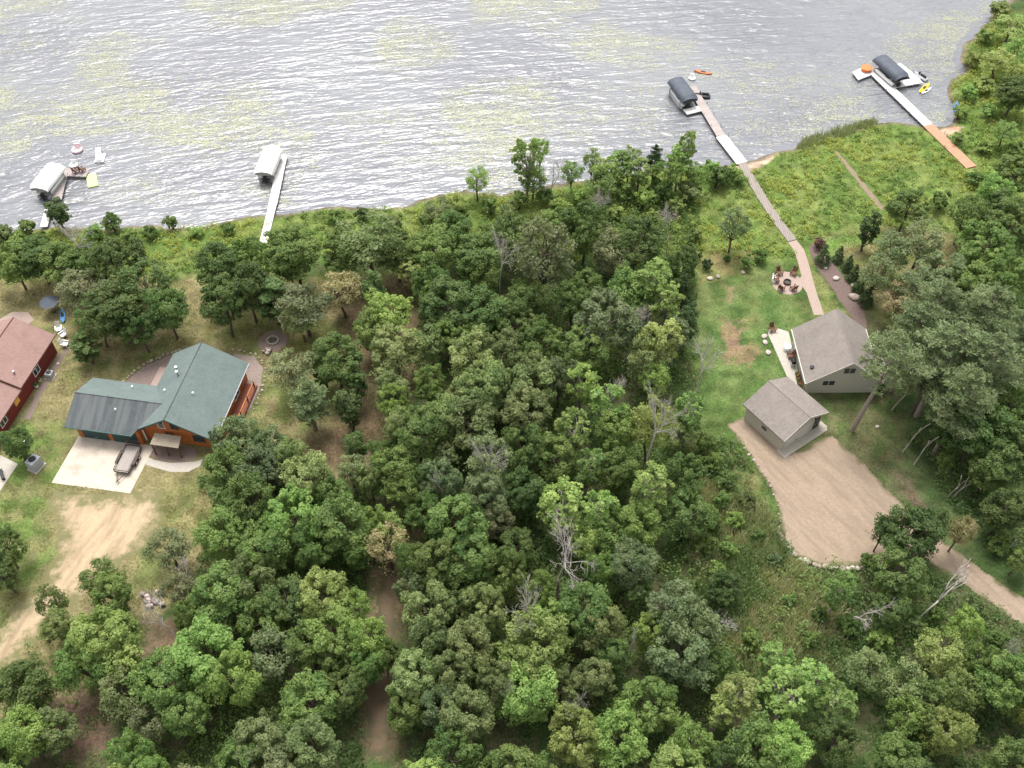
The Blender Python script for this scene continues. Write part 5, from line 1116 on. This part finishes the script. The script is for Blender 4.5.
# --- bottom centre
for a in [(323, 595, 25, 'oak', 'yellow', 9), (331, 633, 28, 'oak', 'bright', 9), (308, 645, 22, 'oak', 'mid', 8), (366, 638, 20, 'oak', 'bright', 9), (368, 662, 18, 'oak', 'mid', 8), (272, 655, 26, 'airy', 'blue', 8), (311, 702, 28, 'oak', 'mid', 7), (285, 600, 26, 'oak', 'dark', 8), (345, 690, 22, 'oak', 'dark', 7), (262, 620, 24, 'oak', 'mid', 8),
          (431, 610, 26, 'oak', 'olive', 10), (483, 606, 22, 'oak', 'olive', 9), (428, 642, 20, 'oak', 'olive', 9), (470, 645, 24, 'oak', 'olive', 9), (416, 675, 24, 'oak', 'olive', 9), (450, 675, 22, 'oak', 'olive', 9), (468, 715, 26, 'oak', 'olive', 9), (406, 712, 20, 'oak', 'mid', 7), (440, 708, 20, 'oak', 'blue', 8),
          (411, 588, 16, 'oak', 'blue', 7), (471, 562, 25, 'oak', 'mid', 9), (440, 565, 24, 'oak', 'mid', 9), (496, 682, 22, 'oak', 'olive', 9), (632, 565, 24, 'oak', 'blue', 9), (582, 607, 28, 'oak', 'mid', 10), (600, 625, 22, 'oak', 'olive', 9), (537, 645, 32, 'oak', 'yellow', 10), (527, 692, 30, 'oak', 'bright', 9), (592, 678, 20, 'oak', 'olive', 7),
          (672, 605, 26, 'aspen', 'blue', 11), (690, 625, 28, 'oak', 'blue', 11), (680, 655, 30, 'oak', 'blue', 10), (650, 702, 28, 'oak', 'mid', 8), (724, 588, 17, 'oak', 'dark', 5), (737, 695, 24, 'aspen', 'yellow', 9), (612, 655, 16, 'oak', 'dark', 7), (600, 570, 16, 'oak', 'mid', 8), (505, 570, 22, 'oak', 'mid', 9), (540, 590, 16, 'oak', 'mid', 8),
          (715, 665, 20, 'oak', 'mid', 7), (560, 690, 20, 'oak', 'olive', 8)]: T_(*a)
# --- bottom right
for a in [(840, 590, 18, 'aspen', 'bright', 9), (790, 692, 30, 'aspen', 'bright', 10), (778, 660, 22, 'aspen', 'bright', 9), (812, 680, 22, 'aspen', 'bright', 9), (835, 700, 24, 'aspen', 'bright', 9), (868, 670, 22, 'airy', 'olive', 7), (905, 685, 24, 'airy', 'olive', 7), (940, 650, 24, 'airy', 'yellow', 7), (925, 705, 24, 'oak', 'mid', 7), (960, 690, 22, 'airy', 'mid', 7),
          (1000, 655, 22, 'oak', 'mid', 7), (1008, 685, 26, 'oak', 'mid', 9), (880, 640, 16, 'bush', 'bright', 3.5), (965, 625, 16, 'oak', 'bright', 7), (935, 615, 12, 'bush', 'mid', 3), (850, 625, 14, 'bush', 'mid', 3), (980, 660, 16, 'oak', 'mid', 7), (890, 610, 18, 'oak', 'dark', 6), (820, 615, 10, 'bush', 'mid', 2.5), (915, 625, 12, 'bush', 'olive', 3)]: T_(*a)
# --- dead trees
for (u, v, rp, k, h, lb, ln) in [(560, 558, 32, 'dead', 10, 'largest bare dead tree with a pale spreading crown, below the middle of the wood', (0, 0)), (524, 612, 24, 'dead', 8, 'pinkish grey bare tree below left of the largest dead tree', (0, 0)),
        (499, 262, 17, 'dead', 9, 'pale grey dead tree in the upper wood, above centre', (0, 0)), (636, 640, 16, 'snag', 9, 'forked pale snag standing over dark green crowns near the bottom', (.05, 0)), (706, 370, 18, 'dead', 8, 'cream dead tree leaning over the lawn edge left of the small garage', (.15, 0)),
        (722, 622, 18, 'dead', 5, 'cream bare shrub like tree below the dark round tree by the reeds', (0, 0)), (652, 430, 21, 'dead', 12.5, 'white stemmed bare birch with sparse crown right of the centre wood', (0, 0)), (672, 222, 15, 'dead', 7, 'grey bare tree in the meadow above the wood', (0, 0)),
        (868, 607, 17, 'dead', 5, 'tangled grey dead top below the gravel lot', (.3, 0)), (577, 712, 13, 'dead', 6, 'small violet grey dead top at the very bottom', (0, 0)), (162, 622, 17, 'dead', 7, 'thin leaning dead tree in the brown clearing beside the rubble pile', (-.25, .05)),
        (483, 470, 18, 'dead', 9, 'grey twiggy dead top among the centre left crowns', (0, 0)), (445, 480, 14, 'dead', 8, 'pale twiggy dead top left of the other twiggy top', (0, 0)), (612, 395, 16, 'dead', 9, 'bare twigs standing in the shade above the bright trees', (0, 0)), (640, 325, 15, 'dead', 8, 'bare leaning branches between upper right crowns', (.2, 0)),
        (605, 205, 14, 'dead', 6, 'dry grey bush in the meadow by the shore trees', (0, 0)), (185, 575, 16, 'dead', 5, 'dry grey twigs above the brown clearing, lower left', (0, 0)), (75, 248, 18, 'dead', 7, 'pale bare branches among the trees by the far left dock', (0, 0)),
        (560, 172, 14, 'dead', 5, 'dark drooping bare branches over the waterline near the tall shore tree', (.35, .1)), (510, 690, 12, 'dead', 7, 'grey dead top between the yellow green crowns at the bottom', (0, 0)), (1005, 650, 12, 'dead', 7, 'small dead top in the lower right corner', (0, 0))]:
    T_(u, v, rp, k, 'mid', h + 2.0, lb, ln)
T_(950, 598, 26, 'snag', 'mid', 11, 'long leaning bleached dead birch beside the gravel driveway exit', (.75, .55), var=1, base=(912, 628))
T_(962, 655, 15, 'snag', 'mid', 7, 'short leaning bleached trunk in the lower right shrubs', (.8, .55), var=0, base=(944, 676))
T_(956, 478, 22, 'stem', 'mid', 5, 'left one of two pale leaning birch stems in the right wood', (.35, .2), base=(948, 497))
T_(966, 480, 22, 'stem', 'mid', 5, 'right one of two pale leaning birch stems in the right wood', (.55, .25), base=(953, 498))
T_(1012, 535, 22, 'stem', 'mid', 4, 'fallen pale stem on the grass at the right edge', (1.2, .4), base=(998, 552))
T_(915, 398, 22, 'stem', 'mid', 8, 'bare brown leaning pine stem right of the tan house', (.25, 0), base=(892, 410))
T_(905, 432, 22, 'stem', 'mid', 8, 'paler of the paired leaning stems by the right wood edge', (.2, 0), base=(903, 452))
T_(915, 440, 22, 'stem', 'mid', 8, 'thicker of the paired leaning stems by the right wood edge', (.12, 0), base=(914, 465))
# --- mulch bed row
for (u, v, rp, pal, lb) in [(824, 256, 8, 'spruce', 'widest dark evergreen at the top of the row along the mulch bed'), (839, 255, 6.5, 'spruce', 'second evergreen from the top of the row along the mulch bed'), (849, 264, 6.5, 'spruce', 'third evergreen from the top of the row along the mulch bed'),
                            (854, 274, 7, 'spruce', 'fourth evergreen from the top of the row along the mulch bed'), (860, 285, 7, 'spruce', 'fifth evergreen from the top of the row along the mulch bed'), (867, 297, 8, 'spruce', 'lowest evergreen of the row along the mulch bed')]:
    T_(u, v, rp, 'spruce', pal, None, lb)
T_(819, 244, 9, 'bush', 'rust', 1.8, 'purple brown shrub at the top end of the mulch bed')
# --- a band of further trees outside and along the frame edges, and gap filling in the wood
wood = [[(395, 240), (700, 190), (695, 300), (700, 420), (720, 470), (700, 560), (745, 640), (760, 700), (760, 800), (405, 800), (420, 640), (430, 540), (420, 500), (395, 440), (415, 380), (420, 300)],
        [(200, 480), (260, 440), (330, 480), (372, 500), (368, 560), (360, 640), (362, 800), (200, 800), (190, 640), (200, 560)],
        [(0, 660), (60, 640), (120, 620), (140, 680), (190, 700), (200, 800), (-40, 800), (-40, 680)],
        [(930, 610), (1060, 690), (1060, 800), (760, 800), (750, 690), (850, 620)], [(960, 240), (1060, 200), (1060, 560), (1000, 540), (960, 470), (930, 420), (920, 380)]]
def inside(u, v): return any(float(poly_sd(np.array([u]), np.array([v]), w_)[0]) > 2 for w_ in wood)
cnt = 0; rr = random.Random(5)
for _ in range(9000):
    u, v = rr.uniform(-60, 1084), rr.uniform(150, 800)
    if not inside(u, v): continue
    if any((u - t[0]) ** 2 + (v - t[1]) ** 2 < (max(15, t[2] * .92)) ** 2 for t in TREES if t[3] not in ('dead', 'snag', 'stem')): continue
    rp = rr.uniform(14, 20) if v < 725 else rr.uniform(22, 30)
    right = u > 560
    pal = rr.choice(['mid', 'dark', 'olive', 'bright', 'yellow', 'greyol'] if not right else ['mid', 'yellow', 'bright', 'dark', 'bright'])
    T_(u, v, rp, rr.choice(['oak', 'oak', 'airy', 'aspen'] if v < 725 else ['oak']), pal, None if v > 725 else rr.uniform(6, 8.5)); cnt += 1
    if cnt > 62: break
print('trees', len(TREES), 'filled', cnt)

# labels for the trees: look + rank near a landmark that anyone can find
LM = [('the red house', 25, 370), ('the log house', 175, 395), ('the trailer', 128, 462), ('the tan house', 840, 350), ('the small garage', 787, 412), ('the round patio', 787, 282), ('the L shaped dock', 65, 180), ('the straight white dock', 275, 190),
      ('the long dock', 742, 163), ('the branched dock', 900, 85), ('the sandy track', 75, 555), ('the rubble pile', 152, 602), ('the largest dead tree', 560, 558), ('the bare white birch', 652, 430), ('the upper dead tree', 499, 262),
      ('the gravel lot', 840, 510), ('the leaning dead birch', 940, 602), ('the forked snag', 636, 640), ('the bottom path', 380, 700), ('the fire ring', 273, 341), ('the brown clearing', 370, 410), ('the two birch stems', 958, 480),
      ('the tall shore tree', 527, 158), ('the photo centre', 512, 384)]
DIRS = ['right of', 'below right of', 'below', 'below left of', 'left of', 'above left of', 'above', 'above right of']
ORD = 'first second third fourth fifth sixth seventh eighth ninth tenth eleventh twelfth thirteenth fourteenth fifteenth sixteenth seventeenth eighteenth nineteenth twentieth'.split()
def rel(t, l): 
    dx, dy = t[0] - l[1], t[1] - l[2]; return int(round(math.atan2(dy, dx) / (PI / 4))) % 8, math.hypot(dx, dy)
rank = {}
for li, l in enumerate(LM):
    by = {}
    for ti, t in enumerate(TREES): s, d = rel(t, l); by.setdefault(s, []).append((d, ti))
    for s, a in by.items():
        for k, (d, ti) in enumerate(sorted(a)): rank.setdefault(ti, []).append((k * 14 + d, k, s, li))
for ti, t in enumerate(TREES):
    o = t[5]; desc = KIND[t[3]][1]
    if not t[6]:
        k, s, li = min(rank[ti])[1:]
        tree_w = desc if t[3] in ('dead', 'snag', 'stem') else WORDS[t[4]] + ' ' + desc
        o['label'] = '%s, %s plant %s %s' % (tree_w, ORD[min(k, 19)], DIRS[s], LM[li][0])

# --- ground vegetation: one mass each
def leafmass(name, x, y, z0, clump_r, h, per, lsize, mat, tint, seed, label, cat, up=.55):
    rg = np.random.default_rng(seed); n = len(x)
    rep = np.repeat(np.arange(n), per); m = len(rep)
    d = rg.normal(size=(m, 3)); d /= np.linalg.norm(d, axis=1, keepdims=True); d[:, 2] = np.abs(d[:, 2]) * .9 + .02
    k = rg.uniform(.3, 1, m) ** .5
    P = np.stack([x[rep] + d[:, 0] * k * clump_r[rep], y[rep] + d[:, 1] * k * clump_r[rep], z0 + d[:, 2] * k * h[rep]], 1)
    Nn = d * .6 + np.array([0, 0, up]) + rg.normal(size=(m, 3)) * .45
    V = leaf_quads(P, Nn, lsize, rg); T = np.repeat(np.clip(tint[rep] + rg.normal(size=m) * .15, 0, 1), 4)
    me = np_mesh(name, V, np.arange(len(V)).reshape(-1, 4), mat, {'tint': ('FLOAT', T)})
    return tag(link(name, me), label, cat, kind='stuff')
LF['meadow'] = leaf('meadow green', (.062, .125, .026), (.185, .235, .048), vary=0, hue=0)
LF['under'] = leaf('understory green', (.034, .075, .020), (.090, .150, .042), vary=0, hue=0)
LF['reed'] = leaf('dry reed green', (.12, .19, .075), (.29, .33, .19), trans=.1, vary=0, hue=0)
LF['grass'] = leaf('yard grass', (.075, .115, .030), (.190, .170, .075), vary=0, hue=0)
def px_arr(x, y): 
    zc = y * math.cos(CAM_T) + CAM_H * math.sin(CAM_T); yc = -(y * math.sin(CAM_T)) + CAM_H * math.cos(CAM_T); return 512 + CAM_F * x / zc, 384 + CAM_F * yc / zc
def in_any(x, y, polys, margin=0.0):
    m = np.zeros(x.shape, bool)
    for p in polys: m |= poly_sd(x, y, p) > margin
    return m
block = [wpoly(p) for p in (sand_px, gravel_px, path_px, patio_px, side_px, bed_px)]
block += [ribbon([Vector(p) for p in bw], 1.6), ribbon([Vector(p) for p in pv], 1.7), [(cx + 2.5 * math.cos(a), cy + 2.6 * math.sin(a)) for a in np.linspace(0, 2 * PI, 17)[:-1]],
          wpoly([(40, 480), (165, 500), (215, 470), (275, 345), (205, 338), (60, 400)]), wpoly([(0, 300), (75, 330), (65, 365), (20, 470), (-100, 560), (-100, 300)]), wpoly([(778, 322), (840, 300), (890, 380), (880, 395), (820, 430), (790, 452), (735, 415), (760, 370), (790, 380)]),
          ribbon([Vector(G(926, 124)), Vector(G(974, 171))], 2.2), wpoly(track_px)]
block += [wpoly([(735, 168), (742, 160), (776, 154), (772, 162), (750, 172)]), wpoly([(936, 133), (947, 124), (963, 127), (960, 133), (942, 138)])]
# meadow
mead = [wpoly(p) for p in ([(-60, 240), (60, 230), (150, 230), (240, 221), (330, 211), (412, 208), (465, 194), (530, 194), (620, 178), (700, 170), (735, 167), (800, 149), (878, 126), (927, 130), (965, 135), (955, 106), (948, 85), (968, 72), (962, 58), (985, 25), (1100, 0), (1100, 240), (960, 232), (850, 222), (815, 240), (800, 255), (760, 262), (690, 250), (600, 262), (420, 262), (300, 255), (200, 278), (150, 276), (60, 262), (-60, 262)],)]
x, y = scatter(34000, -95, 115, 95, 185)
u_, v_ = px_arr(x, y)
k = in_any(x, y, mead) & ~in_any(x, y, block) & (poly_sd(x, y, land_poly) > -.25)
x, y = x[k], y[k]; f = fbm(x, y, .16, 4, 13.0); kk = rng.random(len(x)) < (.35 + .9 * smooth(.35, .6, fbm(x, y, .3, 3, 50)))
x, y, f = x[kk], y[kk], f[kk]; print('meadow clumps', len(x))
leafmass('meadow_vegetation', x, y, 0, rng.uniform(.3, .75, len(x)), rng.uniform(.3, .95, len(x)) * (.6 + f), 16, .26, LF['meadow'], smooth(.32, .68, f + rng.normal(size=len(x)) * .06), 3, 'tall green and yellow green marsh plants between the lake and the lawns', 'meadow plants')
# understory in the woods
wd = [wpoly(p) for p in wood] + [wpoly([(925, 425), (1060, 380), (1060, 600), (1000, 560), (965, 530), (935, 480)]), wpoly([(690, 440), (735, 440), (785, 530), (790, 560), (870, 575), (950, 580), (1060, 640), (1060, 800), (700, 800), (680, 560)])]
x, y = scatter(42000, -75, 85, 20, 130)
k = in_any(x, y, wd) & ~in_any(x, y, block)
x, y = x[k], y[k]; f = fbm(x, y, .2, 4, 23.0); g2 = fbm(x, y, .11, 3, 91.0); kk = rng.random(len(x)) < .25 + .75 * smooth(.34, .48, g2)
x, y, f = x[kk], y[kk], f[kk]; print('under clumps', len(x))
leafmass('undergrowth', x, y, 0, rng.uniform(.35, .95, len(x)), rng.uniform(.3, 2.6, len(x)) ** 1.15 * (.5 + f), 17, .28, LF['under'], smooth(.3, .7, f), 4, 'low leafy undergrowth covering the floor of the wood', 'undergrowth')
# reeds and dry grass
marsh = [wpoly([(700, 480), (765, 505), (790, 560), (845, 600), (840, 680), (760, 690), (715, 640), (690, 560)])]
sh = [wpoly([(796, 150), (800, 143), (845, 128), (878, 120), (872, 128), (840, 138), (806, 152)], WATER_Z)]
def blades(name, x, y, z0, hgt, per, w, mat, tint, seed, label, cat, spread=.35, leanv=.35):
    rg = np.random.default_rng(seed); n = len(x); rep = np.repeat(np.arange(n), per); m = len(rep)
    bx = x[rep] + rg.normal(size=m) * spread; by = y[rep] + rg.normal(size=m) * spread; h = hgt[rep] * rg.uniform(.5, 1.1, m)
    a = rg.uniform(0, 2 * PI, m); L1 = np.stack([np.cos(a), np.sin(a)], 1) * (h * leanv * rg.uniform(.2, 1.3, m))[:, None]; s = rg.uniform(0, 2 * PI, m); W1 = np.stack([np.cos(s), np.sin(s)], 1) * w * .5
    z = np.full(m, z0)
    A = np.stack([bx - W1[:, 0], by - W1[:, 1], z], 1); B = np.stack([bx + W1[:, 0], by + W1[:, 1], z], 1)
    Cc = np.stack([bx + L1[:, 0] + W1[:, 0] * .4, by + L1[:, 1] + W1[:, 1] * .4, z + h], 1); D = np.stack([bx + L1[:, 0] - W1[:, 0] * .4, by + L1[:, 1] - W1[:, 1] * .4, z + h], 1)
    V = np.stack([A, B, Cc, D], 1).reshape(-1, 3); T = np.repeat(np.clip(tint[rep] + rg.normal(size=m) * .2, 0, 1), 4)
    return tag(link(name, np_mesh(name, V, np.arange(len(V)).reshape(-1, 4), mat, {'tint': ('FLOAT', T)})), label, cat, kind='stuff')
x, y = scatter(9000, 10, 60, 30, 80); k = in_any(x, y, marsh) & ~in_any(x, y, block); x, y = x[k], y[k]; f = fbm(x, y, .3, 3, 3)
blades('marsh_grass', x, y, 0, np.full(len(x), 1.2), 22, .10, LF['reed'], smooth(.3, .65, f), 6, 'tall olive and straw coloured marsh grass below the gravel lot', 'marsh grass')
x, y = scatter(5000, 35, 95, 120, 150); k = in_any(x, y, sh); x, y = x[k], y[k]
blades('reeds', x, y, WATER_Z, np.full(len(x), 1.1), 26, .12, LF['reed'], np.full(len(x), .45), 8, 'green reeds standing in the water left of the branched dock', 'reeds', .3, .2)
# rough grass tufts over the yards
yard = [wpoly(p) for p in ([(-40, 285), (60, 272), (200, 278), (330, 275), (410, 268), (425, 300), (400, 420), (385, 470), (262, 460), (240, 520), (190, 600), (130, 640), (0, 720), (-40, 700)], [(695, 280), (765, 264), (815, 262), (850, 330), (905, 410), (945, 540), (890, 520), (850, 450), (720, 425), (700, 400)], [(815, 238), (880, 225), (960, 235), (960, 330), (900, 345), (870, 300)], [(700, 432), (730, 430), (780, 500), (785, 530), (765, 520), (730, 480)])]
x, y = scatter(60000, -90, 75, 45, 130); k = in_any(x, y, yard) & ~in_any(x, y, block); x, y = x[k], y[k]; f = fbm(x, y, .22, 4, 8)
lawn = in_any(x, y, [yard[1]]); kk = rng.random(len(x)) < np.where(lawn, .10, .75) * smooth(.3, .6, fbm(x, y, .5, 3, 61)); x, y, f = x[kk], y[kk], f[kk]; print('yard tufts', len(x))
blades('rough_grass', x, y, 0, np.full(len(x), .20), 9, .06, LF['grass'], smooth(.35, .65, f), 9, 'short rough tufts in the dry green and tan lawns', 'grass', .25, .5)

# ------------------------------------------------------------------ light, sky, camera
SUN_EL, SUN_AZ = 70.0, 10.0      # azimuth from +Y (the lake side) toward -X
wld = bpy.data.worlds.new('World'); sc.world = wld; wld.use_nodes = True; N, L = wld.node_tree.nodes, wld.node_tree.links
bg = N['Background']; sky = N.new('ShaderNodeTexSky'); sky.sky_type = 'NISHITA'; sky.sun_disc = False
sky.sun_elevation = R(SUN_EL); sky.sun_rotation = R(-SUN_AZ); sky.air_density = 1.0; sky.dust_density = 4.0; sky.ozone_density = 1.0; sky.altitude = 0
hs = N.new('ShaderNodeHueSaturation'); hs.inputs['Saturation'].default_value = .13; L.new(sky.outputs[0], hs.inputs['Color']); L.new(hs.outputs[0], bg.inputs[0])
bg.inputs[1].default_value = .15
sl_ = bpy.data.lights.new('sun', 'SUN'); sl_.energy = 1.5; sl_.angle = R(26); sl_.color = (1, .965, .91)
so_ = bpy.data.objects.new('sun', sl_); COL.objects.link(so_)
az = R(90 + SUN_AZ); dirv = Vector((math.cos(az) * math.cos(R(SUN_EL)), math.sin(az) * math.cos(R(SUN_EL)), math.sin(R(SUN_EL))))
so_.rotation_euler = dirv.to_track_quat('Z', 'Y').to_euler(); so_.location = (0, 60, 80)

cd = bpy.data.cameras.new('camera'); cam = bpy.data.objects.new('camera', cd); COL.objects.link(cam)
cam.location = (0, 0, CAM_H); cam.rotation_euler = (R(90) - CAM_T, 0, 0); cd.sensor_width = 36; cd.lens = 36 * CAM_F / 1024; cd.clip_end = 5000; cd.clip_start = .5
sc.camera = cam
sc.view_settings.view_transform = 'Standard'; sc.view_settings.look = 'None'; sc.view_settings.gamma = 1; sc.view_settings.use_curve_mapping = False; sc.view_settings.exposure = 1.0
sc.cycles.max_bounces = 5; sc.cycles.diffuse_bounces = 3; sc.cycles.glossy_bounces = 2; sc.cycles.transmission_bounces = 3; sc.cycles.transparent_max_bounces = 4
sc.cycles.use_denoising = True
